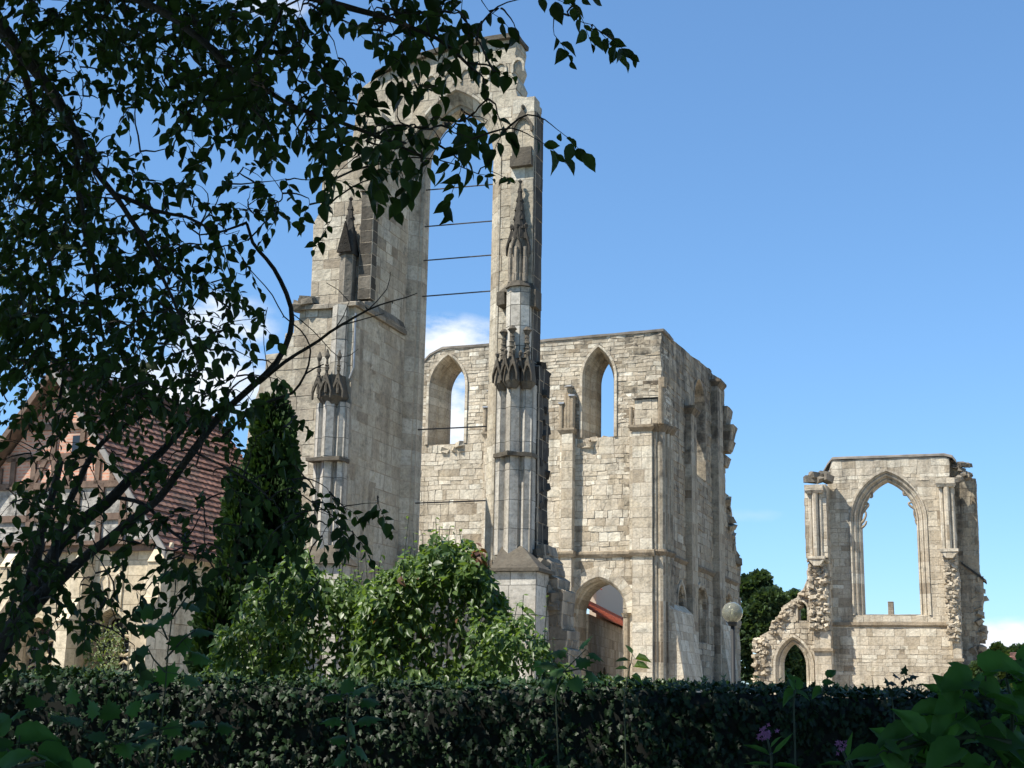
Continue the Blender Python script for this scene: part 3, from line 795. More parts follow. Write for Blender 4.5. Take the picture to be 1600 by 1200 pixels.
    bm = bmesh.new(); z_ = F.z(1010, 622, -.3); prism(bm, rect(F.u(988, 640, -.3), F.u(1030, 640, -.3), -.42, .02), z_, z_ + .05, rect(F.u(993, 640, -.3), F.u(1028, 640, -.3), -.15, .02)); obj('lead_cap', bm, M_lead, T)
    # shafts on the flank side of the corner
    CS = ((-.26, -.12, .14), (-.04, .0, .19), (.08, .42, .15), (.10, .85, .18))
    for du, dw_, r in CS:
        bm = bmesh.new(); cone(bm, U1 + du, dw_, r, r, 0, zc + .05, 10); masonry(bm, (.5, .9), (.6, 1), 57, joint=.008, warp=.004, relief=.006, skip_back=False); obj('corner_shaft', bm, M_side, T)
    bm = bmesh.new()
    for du, dw_, r in CS:
        cone(bm, U1 + du, dw_, r, r + .14, zc - .2, zc + .05, 10); cone(bm, U1 + du, dw_, r + .14, r + .16, zc + .05, zc + .14, 10)
        cone(bm, U1 + du, dw_, r, r + .10, zst - .2, zst - .03, 10); cone(bm, U1 + du, dw_, r + .1, r + .04, zst - .03, zst + .06, 10)
    obj('shaft_capital', bm, M_side, T)
    # ---- flank
    sd = F.side
    we = sd(1131, 640, U1)[0]
    ol = [(0.02, 0), (sd(1156, 1000, U1)[0], 0), sd(1156, 1000, U1), sd(1156, 900, U1), sd(1158, 882, U1), sd(1152, 868, U1), sd(1148, 845, U1), sd(1145, 812, U1), sd(1141, 790, U1), sd(1138, 775, U1), (we, sd(1132, 768, U1)[1]), (we, sd(1131, 606, U1)[1]), sd(1122, 590, U1), sd(1114, 585, U1), sd(1108, 576, U1), sd(1078, 555, U1), sd(1056, 535, U1), (0.02, q(1035, 517)[1])]
    ol = ol[:3] + jag(ol[2:11], rng, .5, .22)[1:] + ol[11:]
    def fo(pl, pr, ysp, yap, ysl):
        a, b = sd(pl, ysl - 20, U1)[0], sd(pr, ysl - 20, U1)[0]; m = (pl + pr) / 2
        return (a + b) / 2, (b - a) / 2, sd(m, ysp, U1)[1], sd(m, yap, U1)[1], sd(m, ysl, U1)[1]
    f1 = fo(1084, 1101, 640, 596, 745)
    lows = [fo(1058, 1069, 945, 915, 1002), fo(1087, 1105, 950, 922, 1004), fo(1124, 1146, 962, 935, 1060)]
    holes = [AR(f1, .15)] + [arch_pts(w[0], w[1], w[4], w[2], w[3], 7, 4) for w in lows]
    bm = bmesh.new(); slab(bm, ol, holes, U1, U1 - 1.6, 'u'); masonry(bm, (.22, .42), (.5, 1.2), 61, joint=.02, relief=.05, warp=.05, skip_back=True)
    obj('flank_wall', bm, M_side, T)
    bm = bmesh.new(); rings(bm, [(AR(f1, .15), U1 + .005), (AR(f1, .15), U1 + .06), (AR(f1, .06), U1 + .06), (AR(f1, 0), U1 - .3), (AR(f1, 0), U1 - 1.0)], 'u', 62)
    obj('flank_window', bm, M_side, T)
    for k, w in enumerate(lows):
        bm = bmesh.new()
        Z = lambda o, u: (arch_pts(w[0], w[1] + o, w[4], w[2], w[3] + o, 7, 4), u)
        rings(bm, [Z(.22, U1 + .01), Z(.22, U1 + .07), Z(.05, U1 + .07), Z(-.02, U1 - .2), Z(-.12, U1 - .3), Z(-.12, U1 - 1.2)], 'u', 63 + k)
        obj('flank_arch', bm, M_side, T)
    def strf(zc, w0, w1, dz=0):
        bm = bmesh.new(); prof = [(U1 - .02, .06), (U1 + .13, .02), (U1 + .16, -.08), (U1 + .05, -.22), (U1 - .02, -.22)]
        v = [[bm.verts.new((p, ww, zc + d)) for p, d in prof] for ww in (w0, w1)]; n = len(prof)
        for i in range(n): bm.faces.new([v[0][i], v[0][(i + 1) % n], v[1][(i + 1) % n], v[1][i]])
        bm.faces.new(v[0]); bm.faces.new(v[1]); bmesh.ops.recalc_face_normals(bm, faces=bm.faces); return bm
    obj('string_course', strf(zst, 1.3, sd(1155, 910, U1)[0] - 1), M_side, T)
    # flank piers and broken springers
    for k, (pa, pb, proj, yt) in enumerate(((1070, 1078, .32, 640), (1112, 1120, .35, 600))):
        a, b = sd(pa, 800, U1)[0], sd(pb, 800, U1)[0]; zt = sd(pa, yt, U1)[1]
        bm = bmesh.new(); box(bm, U1 - .02, U1 + proj, a, b, 0, zt); masonry(bm, (.35, .6), (.5, .9), 70 + k, relief=.02); obj('flank_pier', bm, M_side, T)
        bm = bmesh.new(); prism(bm, rect(U1, U1 + proj, a, b), zt - .25, zt, rect(U1, U1 + proj + .18, a - .12, b + .1)); prism(bm, rect(U1, U1 + proj + .2, a - .14, b + .1), zt, zt + .12); obj('capital', bm, M_side, T)
    bm = bmesh.new()
    for (py, h, pj) in ((640, 1.3, .35), (668, 1.1, .6), (690, .6, .5), (715, .5, .25)):
        z = sd(1131, py, U1)[1]; prism(bm, rect(U1 - .3, U1 + pj * .6, we - .9, we + .1), z - h, z, rect(U1 - .3, U1 + pj, we - .9, we + .35))
    masonry(bm, (.3, .5), (.4, .7), 73, relief=.04, warp=.03)
    zst2 = sd(1140, 800, U1)[1]
    for i in range(34):
        t = i / 34; p = sd(1134 + 22 * t + rng.uniform(-3, 1), 780 + 120 * t, U1); rock(bm, (U1 - rng.uniform(0, 1.2), p[0], p[1]), (.5, .9, .35), rng)
    obj('broken_springer', bm, M_side, T)
    # raking buttresses, their front faces catch the sun
    for k, (pv, ytop, pe, wd) in enumerate(((1046, 965, 1084, 3.6), (1118, 975, 1142, 2.2))):
        w0, zt = sd(pv, ytop, U1 + .05)
        if k == 0: w0 = .32; zt = F.z(1050, 952, .32)
        ue = F.u(pe, 1085, w0)
        bm = bmesh.new()
        tri = [(U1 + .02, 0), (max(ue, U1 + 1.0), 0), (U1 + .35, zt), (U1 + .02, zt + .3)]
        slab(bm, tri, [], w0, w0 + wd); masonry(bm, (.3, .5), (.4, .8), 75 + k, joint=.01, relief=.015)
        obj('raking_buttress', bm, M_tran, T)
    # wall return behind, seen through the windows from a step aside: inner left respond
    return F
FT = build_transept()

# ------------------------------------------------------------------ choir ruin on the right
def build_right():
    F = Frame(1390, 79.0); T = F.thing('choir_ruin', 'smaller ruined wall on the right, one broad pointed window above, little pointed doorway at left', 'ruin')
    rng = random.Random(21); q = F.q; th = 1.1
    def o(pl, pr, ysp, yap, ysl, w=0): 
        a, b = F.u(pl, ysl - 40, w), F.u(pr, ysl - 40, w); return ((a + b) / 2, (b - a) / 2, F.z((pl + pr) / 2, ysp, w), F.z((pl + pr) / 2, yap, w), F.z((pl + pr) / 2, ysl, w))
    w = o(1350, 1437, 815, 752, 962, .6)
    def A(off, up=1.0, m=9): return arch_pts(w[0], w[1] + off, w[4], w[2], w[3] + off * up, 10, m)
    out = [(F.u(1298, 900), 0), (F.u(1492, 900), 0), (F.u(1492, 900), F.z(1490, 716)), q(1475, 713), q(1300, 719), (F.u(1298, 900), F.z(1290, 745))]
    bm = bmesh.new(); slab(bm, out, [A(.62)], 0, th); masonry(bm, (.2, .6), (.28, .95), 81, joint=.010, relief=.028, warp=.04); obj('wall', bm, M_right, T)
    bm = bmesh.new()
    rings(bm, [(A(.62), .01), (A(.62), -.08), (A(.52), -.08), (A(.48), .03), (A(.40), .12), (A(.36), .05), (A(.28), .10), (A(.24), .28), (A(.14), .34), (A(.10), .26), (A(.04), .32), (A(0), .5), (A(0), th + .01), (A(.5), th + .01)], seed=82)
    obj('window_surround', bm, M_right, T)
    # remains of cusped tracery
    bm = bmesh.new()
    def foil(c, r, a0, a1, t, n=10):
        pts = [Vector((c[0] + r * math.cos(a0 + (a1 - a0) * i / n), .42, c[1] + r * math.sin(a0 + (a1 - a0) * i / n))) for i in range(n + 1)]
        tube(bm, pts, [t * (.55 + .45 * math.sin(math.pi * i / n)) for i in range(n + 1)], 6)
    def spur(pts, t0=.11, t1=.045):
        P = [Vector((p[0], .42, p[1])) for p in pts]; D = []
        for i in range(len(P) - 1):
            p0 = P[max(i - 1, 0)]; p3 = P[min(i + 2, len(P) - 1)]
            for k in range(5):
                t = k / 5; D.append(.5 * ((2 * P[i]) + (P[i + 1] - p0) * t + (2 * p0 - 5 * P[i] + 4 * P[i + 1] - p3) * t * t + (3 * P[i] - p0 - 3 * P[i + 1] + p3) * t ** 3))
        D.append(P[-1]); tube(bm, D, [t0 + (t1 - t0) * i / (len(D) - 1) for i in range(len(D))], 6)
    Q = lambda x, y: F.q(x, y, .42)
    # left springer: two little foils, then the higher cusp; the same mirrored, worn shorter, on the right
    for L in ([(1344, 806), (1352, 795), (1357, 789), (1353, 786), (1345, 792)], [(1343, 820), (1349, 814), (1353, 806), (1352, 799)], [(1342, 826), (1350, 822), (1354, 814)], [(1344, 790), (1352, 785), (1356, 793)],
              [(1352, 772), (1360, 768), (1363, 775), (1360, 778)], [(1352, 782), (1357, 772), (1364, 762), (1374, 754), (1385, 749)],
              [(1440, 806), (1432, 797), (1423, 791), (1420, 786), (1428, 785)], [(1441, 818), (1434, 813), (1429, 805), (1428, 797)], [(1442, 822), (1433, 819), (1430, 812)], [(1440, 795), (1430, 787)],
              [(1430, 768), (1420, 765), (1415, 773)], [(1428, 775), (1420, 765), (1410, 757), (1398, 751)], [(1414, 762), (1412, 772), (1416, 774)]):
        spur([Q(*p) for p in L], .10, .05)
    obj('tracery', bm, M_right, T, True)
    # sill with mullion stub
    bm = bmesh.new(); prism(bm, rect(w[0] - w[1] - .3, w[0] + w[1] + .3, -.06, th), w[4] - .42, w[4] - .1, rect(w[0] - w[1] - .3, w[0] + w[1] + .3, .3, th)); box(bm, w[0] - w[1], w[0] + w[1], .35, th, w[4] - .12, w[4] + .06)
    masonry(bm, (.4, .5), (.5, .9), 83); 
    obj('sill', bm, M_mid, T)
    bm = bmesh.new(); u = F.u(1392, 950, .5); box(bm, u - .15, u + .15, .4, .75, w[4] + .05, F.z(1392, 940, .5)); masonry(bm, (.3, .6), (.5, .9), 84); obj('mullion_stub', bm, M_mid, T)
    bm = bmesh.new(); zz = F.z(1390, 975); box(bm, F.u(1299, 970), F.u(1480, 970), -.12, .02, zz - .07, zz + .1); prism(bm, rect(F.u(1299, 970), F.u(1480, 970), -.05, .02), zz - .16, zz - .07, rect(F.u(1299, 970), F.u(1480, 970), -.12, .02)); obj('string_course', bm, M_right, T)
    # coping
    bm = bmesh.new(); c = [q(1494, 722), q(1488, 714), q(1475, 711), q(1300, 717), q(1293, 726), q(1284, 742)]
    for a, b in zip(c, c[1:]):
        v = [[bm.verts.new((uu, ww, z_ + dz)) for ww, dz in ((-.1, -.05), (th + .1, -.05), (th, .09), (.1, .13), (-.08, .06))] for uu, z_ in (a, b)]
        for i in range(5): bm.faces.new([v[0][i], v[0][(i + 1) % 5], v[1][(i + 1) % 5], v[1][i]])
        bm.faces.new(v[0]); bm.faces.new(v[1])
    bmesh.ops.recalc_face_normals(bm, faces=bm.faces); obj('coping', bm, M_cope, T)
    # left pier
    wl = -1.35; a, b = F.u(1259, 850, wl), F.u(1293, 850, wl)
    CO = ((-.28, .08, .13), (0, -.08, .17), (.27, .08, .12))
    def pier(a, b, ww, ytop, ycap, ybase, yrub, pxm, seed, right=False):
        zt = F.z(pxm, ytop, ww); zb_ = F.z(pxm, ybase, ww)
        bm = bmesh.new(); box(bm, a, b, ww, .02, zb_, zt); masonry(bm, (.3, .5), (.35, .7), seed, relief=.03, warp=.02)
        p_ = obj('pier', bm, M_right, T)
        for du, dw, r in CO:
            bm = bmesh.new(); cone(bm, (a + b) / 2 + du, ww - .1 + dw, r, r, zb_, F.z(pxm, ycap, ww), 8); masonry(bm, (.7, 1.1), (.6, .9), seed + 1, joint=.006, warp=0, relief=.004); obj('engaged_shaft', bm, M_right, p_)
        bm = bmesh.new(); m = (a + b) / 2; zc = F.z(pxm, ycap, ww); prism(bm, rect(m - .45, m + .42, ww - .3, ww + .02), zc, zc + .18, rect(m - .55, m + .5, ww - .4, ww + .02)); box(bm, m - .55, m + .5, ww - .4, ww + .02, zc + .18, zc + .5)
        prism(bm, rect(m - .18, m + .18, ww - .3, ww), zb_ - .45, zb_ - .1, rect(m - .48, m + .45, ww - .3, ww)); box(bm, m - .5, m + .48, ww - .34, ww, zb_ - .1, zb_ + .08)
        masonry(bm, (.3, .6), (.4, .7), seed + 3); obj('capital', bm, M_right, p_)
        # broken core below
        bm = bmesh.new(); zr = F.z(pxm, yrub, ww)
        prism(bm, rect(a + .35, b - .02, ww + .35, .02), zr, zb_, rect(a + .1, b, ww + .2, .02)); masonry(bm, (.3, .5), (.3, .6), seed + 2, relief=.08, warp=.08)
        for i in range(210): rock(bm, (rng.uniform(a + .15, b - .1), ww + .25 + rng.uniform(-.2, .12), rng.uniform(zr, zb_ + .05)), (rng.uniform(.16, .36), .34, rng.uniform(.1, .24)), rng)
        obj('broken_core', bm, M_right, p_)
        bm = bmesh.new(); box(bm, a + .3, b, ww + .25, .02, 0, zr); masonry(bm, (.35, .55), (.4, .8), seed + 5, relief=.025); box(bm, a + .2, b + .1, ww + .1, .02, zr - 1.15, zr - .98); 
        obj('pier_base', bm, M_right, p_)
    pier(a, b, wl, 757, 772, 872, 985, 1275, 85)
    bm = bmesh.new()
    for i in range(7): rock(bm, (F.u(1265 + i * 4.5, 745, wl + .5), wl + .4 + rng.uniform(-.2, .3), F.z(1275, 747 - (i % 3) * 3, wl)), (.5, .7, .42), rng)
    obj('broken_crown', bm, M_mid, T)
    wr = -1.0; a, b = F.u(1472, 850, wr), F.u(1494, 850, wr)
    pier(a, b, wr, 748, 762, 860, 1000, 1482, 95)
    # back buttress at the right, with drip course and teeth
    wb = .55; L0 = F.u(1488, 850, wb)
    pts = [(L0, 0), F.q(1522, 1090, wb), F.q(1520, 1060, wb), F.q(1526, 1030, wb), F.q(1530, 1002, wb), F.q(1541, 998, wb), F.q(1541, 978, wb), F.q(1534, 976, wb), F.q(1533, 960, wb), F.q(1536, 935, wb), F.q(1535, 906, wb), F.q(1529, 890, wb), F.q(1528, 840, wb), F.q(1526, 800, wb), F.q(1524, 748, wb), F.q(1502, 746, wb), F.q(1500, 724, wb), (L0, F.z(1490, 718, wb))]
    pts[1] = (pts[1][0], 0)
    bm = bmesh.new(); slab(bm, pts, [], wb, wb + 1.6); masonry(bm, (.28, .5), (.35, .8), 101, relief=.035, warp=.03)
    for i in range(26): 
        p = F.q(1530 + rng.uniform(-8, 6), rng.uniform(905, 1060), wb); rock(bm, (p[0], wb + rng.uniform(-.1, .8), p[1]), (.4, .5, .3), rng)
    obj('end_buttress', bm, M_side, T)
    bm = bmesh.new(); p = F.q(1502, 880, wb); r_ = F.q(1541, 908, wb)
    v = [[bm.verts.new((uu, ww, z_ + dz)) for ww, dz in ((wb - .14, -.07), (wb + 1.6, -.07), (wb + 1.6, .07), (wb - .1, .07))] for uu, z_ in (p, r_)]
    for i in range(4): bm.faces.new([v[0][i], v[0][(i + 1) % 4], v[1][(i + 1) % 4], v[1][i]])
    bm.faces.new(v[0]); bm.faces.new(v[1]); bmesh.ops.recalc_face_normals(bm, faces=bm.faces); obj('drip_course', bm, M_crust, T)
    bm = bmesh.new()
    for i in range(16): rock(bm, (F.u(1496 + rng.uniform(-3, 18), 740, 0), rng.uniform(-.5, .6), F.z(1500, 724 + rng.uniform(0, 28), 0)), (.34, .4, .24), rng)
    obj('broken_crown', bm, M_mid, T)
    # side wall with pointed doorway
    wd = .25
    d = o(1222, 1259, 1040, 1005, 1090, wd); d = (d[0], d[1], d[2], d[3], 0)
    s_ = o(1247, 1260, 952, 941, 970, wd)
    def D(off): return arch_pts(d[0], d[1] + off, 0, d[2], d[3] + off, 8, 4)
    def S(off): return arch_pts(s_[0], s_[1] + off, s_[4], s_[2], s_[3] + off, 5, 2)
    Q = lambda x, y: F.q(x, y, wd)
    line = [Q(1176, 1085), Q(1178, 1055), Q(1184, 1035), Q(1188, 1015), Q(1190, 992), Q(1204, 984), Q(1206, 974), Q(1220, 960), Q(1224, 946), Q(1238, 938), Q(1246, 934), Q(1254, 922), Q(1262, 905), Q(1275, 880), Q(1300, 880)]
    out = [(F.u(1300, 1000, wd), 0)][:1] + [(line[0][0], 0)] + jag(line, rng, .4, .1)
    out = list(reversed(out))
    bm = bmesh.new(); slab(bm, out, [D(.5), S(.14)], wd, wd + .9); masonry(bm, (.22, .4), (.25, .55), 105, relief=.06, warp=.05, joint=.02)
    for i in range(260):
        t = rng.random(); k = min(int(t * 11), 10); p0, p1_ = line[k], line[k + 1]; f = rng.random()
        rock(bm, (p0[0] + (p1_[0] - p0[0]) * f + rng.uniform(0, .35), wd + rng.uniform(-.12, .6), p0[1] + (p1_[1] - p0[1]) * f - rng.uniform(.0, .45)), (rng.uniform(.14, .34), .34, rng.uniform(.09, .2)), rng)
    for i in range(120):
        p = (F.u(rng.uniform(1180, 1200), 1050, wd), rng.uniform(.5, F.z(1190, 1000, wd))); rock(bm, (p[0], wd - .02 + rng.uniform(-.1, .1), p[1]), (.32, .3, .2), rng)
    obj('side_wall', bm, M_right, T)
    bm = bmesh.new(); rings(bm, [(D(.5), wd + .01), (D(.5), wd - .12), (D(.36), wd - .12), (D(.3), wd), (D(.2), wd + .12), (D(.16), wd + .06), (D(.06), wd + .14), (D(0), wd + .3), (D(0), wd + .9)], seed=106); obj('doorway_arch', bm, M_right, T)
    bm = bmesh.new(); rings(bm, [(S(.14), wd + .01), (S(.14), wd - .07), (S(.03), wd - .07), (S(0), wd + .1), (S(0), wd + .9)], seed=107); obj('small_window_surround', bm, M_right, T)
build_right()

# ------------------------------------------------------------------ tiled roofs
def tile_rows(bm, P0, P1, P2, P3, row=.2, tile=.24, seed=1, lift=.03):
    """roof plane P0-P1 eave, P3-P2 ridge, laid in stepped rows of single tiles"""
    ly = faces_tone(bm); rng = random.Random(seed)
    P0, P1, P2, P3 = map(Vector, (P0, P1, P2, P3)); L = (P3 - P0).length; n = max(2, int(L / row))
    nn = (P1 - P0).cross(P3 - P0).normalized()
    if nn.z < 0: nn = -nn
    for i in range(n):
        a = P0.lerp(P3, i / n); b = P1.lerp(P2, i / n); c = P1.lerp(P2, (i + 1.02) / n); d = P0.lerp(P3, (i + 1.02) / n)
        m = max(2, int((b - a).length / tile))
        for j in range(m):
            t0, t1 = j / m, (j + 1) / m
            for h0, h1, x0, x1 in ((1.0, .45, t0, t0 + (t1 - t0) * .5), (.45, 1.0, t0 + (t1 - t0) * .5, t1)):
                p = [a.lerp(b, x0) + nn * lift * (1 + h0), a.lerp(b, x1) + nn * lift * (1 + h1), d.lerp(c, x1) + nn * lift * h1 * .6, d.lerp(c, x0) + nn * lift * h0 * .6]
                v = [bm.verts.new(x) for x in p]; e = [bm.verts.new(p[0] - nn * lift * 1.6), bm.verts.new(p[1] - nn * lift * 1.6)]
                f = bm.faces.new(v); g = bm.faces.new([e[0], e[1], v[1], v[0]]); tn = rng.uniform(.1, 1)
                f[ly] = tn; g[ly] = tn * .5
    return bm

# ------------------------------------------------------------------ cloister house on the left
def build_house():
    F = Frame(232, 34.0); T = F.thing('cloister_house', 'tile roofed abbey house at the left, brick and timber gable above pale stone wall', 'building')
    q = F.q; rng = random.Random(3)
    ap = q(98, 578); ev = q(272, 862); pitch = (ap[1] - ev[1]) / (ev[0] - ap[0]); ul = 2 * ap[0] - ev[0]
    Lr = F.side(352, 668, ap[0])[0]; Lr = max(8, min(Lr, 26))
    zw = F.z(120, 862); D = Lr - .3
    zbrick = F.z(120, 757)
    # stone storey with two pointed windows
    def o(pl, pr, ysp, yap): a, b = F.u(pl, 1000), F.u(pr, 1000); return ((a + b) / 2, (b - a) / 2, F.z((pl + pr) / 2, ysp), F.z((pl + pr) / 2, yap), .7)
    wins = [o(30, 86, 1010, 968), o(140, 200, 1005, 955), o(-80, -25, 1010, 968)]
    def A(w, off): return arch_pts(w[0], w[1] + off, w[4], w[2], w[3] + off, 7, 4)
    U0 = 2 * ap[0]
    U0 = ul + .35
    bm = bmesh.new(); slab(bm, [(U0, 0), (0, 0), (0, zw), (U0, zw)], [A(w, .12) for w in wins], 0, .8); masonry(bm, (.3, .5), (.45, .9), 111, joint=.01, relief=.008, warp=.006); obj('stone_wall', bm, M_white, T)
    bm = bmesh.new(); slab(bm, [(.82, 0), (D, 0), (D, zw), (.82, zw)], [], -.01, -.8, 'u'); masonry(bm, (.28, .45), (.4, .8), 112, joint=.012, relief=.02, skip_back=False); obj('side_wall', bm, M_white, T)
    for w in wins:
        bm = bmesh.new(); rings(bm, [(A(w, .12), .0), (A(w, .12), -.03), (A(w, .06), -.03), (A(w, 0), .2), (A(w, -.02), .5)], seed=7)
        wo = obj('window', bm, M_white, T)
        bm = bmesh.new()
        def ring(c, r, t=.045): tube(bm, [Vector((c[0] + r * math.cos(k * math.pi / 8), .3, c[1] + r * math.sin(k * math.pi / 8))) for k in range(17)], t, 6)
        hw = w[1]; box(bm, w[0] - .05, w[0] + .05, .24, .36, w[4], w[2] - .1)
        ring((w[0], w[3] - hw * .62), hw * .42); ring((w[0] - hw * .5, w[2] - .05), hw * .42); ring((w[0] + hw * .5, w[2] - .05), hw * .42)
        for s_ in (-1, 1):
            aa = arch_pts(w[0] + s_ * hw * .5, hw * .44, w[4], w[2] - .75, w[2] - .42, 5, 3)
            tube(bm, [Vector((p[0], .3, p[1])) for p in aa], .035, 6)
        obj('tracery', bm, M_white, wo)
        bm = bmesh.new(); slab(bm, A(w, 0), [], .42, .45)
        obj('glass', bm, M_glassd, wo)
        bm = bmesh.new()
        k = w[4]
        while k < w[3] - .3:
            tube(bm, [Vector((w[0] - hw, .4, k)), Vector((w[0] + hw, .4, k))], .008, 4); k += .16
        for i in range(1, 9): u_ = w[0] - hw + 2 * hw * i / 9; tube(bm, [Vector((u_, .4, w[4])), Vector((u_, .4, w[2] + .1))], .007, 4)
        obj('leading', bm, M_lead, wo)
    # buttresses
    for pl, pr_, yt in ((84, 104, 885), (205, 229, 880), (-30, -10, 885)):
        wb = -.85; a, b = F.u(pl, 1000, wb), F.u(pr_, 1000, wb); z1 = F.z(95, yt + 85, wb)
        zt = F.z(95, yt, -.4)
        bm = bmesh.new(); box(bm, a, b, wb, -.002, 0, z1); prism(bm, rect(a - .02, b + .02, wb - .06, -.003), z1, z1 + .55, rect(a, b, -.45, -.003)); box(bm, a + .003, b - .003, -.42, -.004, z1 + .4, zt); prism(bm, rect(a, b, -.46, -.003), zt, zt + .5, rect(a, b, -.06, -.003))
        masonry(bm, (.35, .5), (.5, .9), 115, joint=.008, relief=.005, warp=.004); obj('buttress', bm, M_white, T)
    # openings of an upper arcade (niches)
    for pa, pb in ((112, 130), (150, 172), (182, 200), (262, 275)):
        pass
    zt = F.z(150, 905); zb_ = F.z(150, 925)
    for pa in (118, 140, 162, 184):
        c = F.u(pa, 915); aa = arch_pts(c, .16, zb_ - .4, zt - .1, zt + .2, 5, 2); bb = arch_pts(c, .10, zb_ - .4, zt - .1, zt + .12, 5, 2)
        bm = bmesh.new(); rings(bm, [(aa, .0), (aa, -.05), (bb, -.05), (bb, -.002)], gap=False)
        obj('niche_frame', bm, M_white, T)
    # cornice
    bm = bmesh.new(); box(bm, U0 - .15, .12, -.16, .0, zw - .02, zw + .14); box(bm, U0 - .2, .2, -.28, .0, zw + .14, zw + .24); obj('cornice', bm, M_timber, T)
    # gable: rough render below, brick above
    def gx(z): return (ap[1] - z) / pitch
    inset = .25
    bm = bmesh.new(); h = zw + .24
    slab(bm, [(ap[0] - gx(h) + inset, h), (ap[0] + gx(h) - inset, h), (ap[0] + gx(zbrick) - inset, zbrick), (ap[0] - gx(zbrick) + inset, zbrick)], [], .06, .4); obj('rendered_gable', bm, M_render, T)
    bm = bmesh.new(); slab(bm, [(ap[0] - gx(zbrick) + inset, zbrick), (ap[0] + gx(zbrick) - inset, zbrick), (ap[0], ap[1] - .35)], [], .06, .4); obj('brick_gable', bm, M_brick, T)
    # timbers
    def beam(a, b, w=.16, nm='timber'):
        bm = bmesh.new(); d = Vector((b[0] - a[0], 0, b[1] - a[1])); n = Vector((-d.z, 0, d.x)).normalized() * w / 2
        vs = [(a[0] + n.x, a[1] + n.z), (b[0] + n.x, b[1] + n.z), (b[0] - n.x, b[1] - n.z), (a[0] - n.x, a[1] - n.z)]
        slab(bm, vs, [], .0, .12); obj(nm, bm, M_timber, T)
    for y in (757, 712, 665, 808):
        z = F.z(120, y); g = gx(z) - .3
        if g > .2: beam((ap[0] - g, z), (ap[0] + g, z), .17)
    for px in (0, 20, 52, 84, 105, 128, 152, 176):
        u_ = F.u(px, 730); zt = min(F.z(120, 712), ap[1] - abs(u_ - ap[0]) * pitch - .4)
        if zt > zbrick: beam((u_, zbrick), (u_, zt), .15)
    for px in (45, 82, 155, 190, 118): 
        u_ = F.u(px, 800); beam((u_, h), (u_, zbrick), .15)
    beam(q(50, 757), q(72, 716), .13); beam(q(190, 755), q(160, 714), .13)
    for px in (84, 128): u_ = F.u(px, 690); beam((u_, F.z(120, 712)), (u_, F.z(120, 665)), .14)
    bm = bmesh.new(); a = F.u(112, 690); b = F.u(123, 690); slab(bm, [(a, F.z(120, 708)), (b, F.z(120, 708)), (b, F.z(120, 680)), (a, F.z(120, 680))], [], .03, .07); obj('gable_window', bm, M_glassd, T)
    # roofs
    P = lambda u_, w_, z_: (u_, w_, z_)
    bm = bmesh.new(); tile_rows(bm, P(ev[0], -.35, ev[1]), P(ev[0], D, ev[1]), P(ap[0], D, ap[1]), P(ap[0], -.35, ap[1]), .22, .26, 1)
    tile_rows(bm, P(ul, -.35, ev[1]), P(ul, D, ev[1]), P(ap[0], D, ap[1]), P(ap[0], -.35, ap[1]), .22, .26, 2)
    rf = obj('roof', bm, M_tile, T)
    bm = bmesh.new(); slab(bm, [(ul + .1, ev[1] - .1), (ap[0], ap[1] - .13), (ev[0] - .1, ev[1] - .1), (ev[0] - .1, ev[1] - .02), (ap[0], ap[1] - .02), (ul + .1, ev[1] - .02)], [], -.33, D); obj('roof_boards', bm, M_timber, rf)
    for s_, e in ((1, ev[0]), (-1, ul)):
        bm = bmesh.new(); vs = [(e, ev[1] - .18), (e, ev[1] + .04), (ap[0], ap[1] + .04), (ap[0], ap[1] - .2)]; slab(bm, vs, [], -.4, -.34); obj('verge_board', bm, M_verge if s_ > 0 else M_timber, rf)
    bm = bmesh.new(); tube(bm, [Vector((ap[0], -.38, ap[1] + .06)), Vector((ap[0], D, ap[1] + .06))], .13, 8); obj('ridge_tiles', bm, M_tile, rf)
    # lean-to dormer eaves low on the slope
    return F
FH = build_house()

# ------------------------------------------------------------------ distant range seen through the doorway
def build_range():
    F = Frame(932, 61.0, 11.0); T = F.thing('far_range', 'red roofed lean-to building with small pointed door, seen through the wide arched doorway', 'building')
    def S(px, py): return F.side(px, py, 0.0)
    w0 = -6.2; w1 = 45; w0 = -7.6; wm = F.side(932, 930, -2.2)[0]
    ze = S(945, 970)[1]
    dn = S(945, 1045)
    d = (S(944, 1060)[0], .55, S(944, 1058)[1], S(944, 1043)[1])
    bm = bmesh.new(); slab(bm, [(w0 + 5, 0), (w1, 0), (w1, ze), (w0 + 5, ze)], [arch_pts(d[0], d[1], 0.01, d[2], d[3], 6, 2)], 0, -.5, 'u'); masonry(bm, (.3, .5), (.5, .9), 121, joint=.01, skip_back=False); obj('wall', bm, M_tran, T)
    bm = bmesh.new(); slab(bm, arch_pts(d[0], d[1], 0.02, d[2], d[3], 6, 2), [], -.3, -.35, 'u'); obj('door', bm, M_glassd, T)
    du = 2.2; zr = ze + 1.6
    bm = bmesh.new(); tile_rows(bm, (.35, w0 + 5, ze - .05), (.35, w1, ze - .05), (-du, w1, zr), (-du, w0 + 5, zr), .25, .28, 5); obj('lean_to_roof', bm, M_orange, T)
    bm = bmesh.new(); slab(bm, [(wm, 0), (w1, 0), (w1, zr + 5), (wm, zr + 5)], [], -du - .02, -du - .4, 'u'); obj('upper_wall', bm, M_board, T)
    bm = bmesh.new(); z2 = zr + 1.2; tile_rows(bm, (-du + .3, 0, z2 - .4), (-du + .3, wm - .1, z2 - .4), (-du - 2, wm - .1, z2 + 2.4), (-du - 2, 0, z2 + 2.4), .25, .28, 6); obj('upper_roof', bm, M_orange, T)
    return F
build_range()

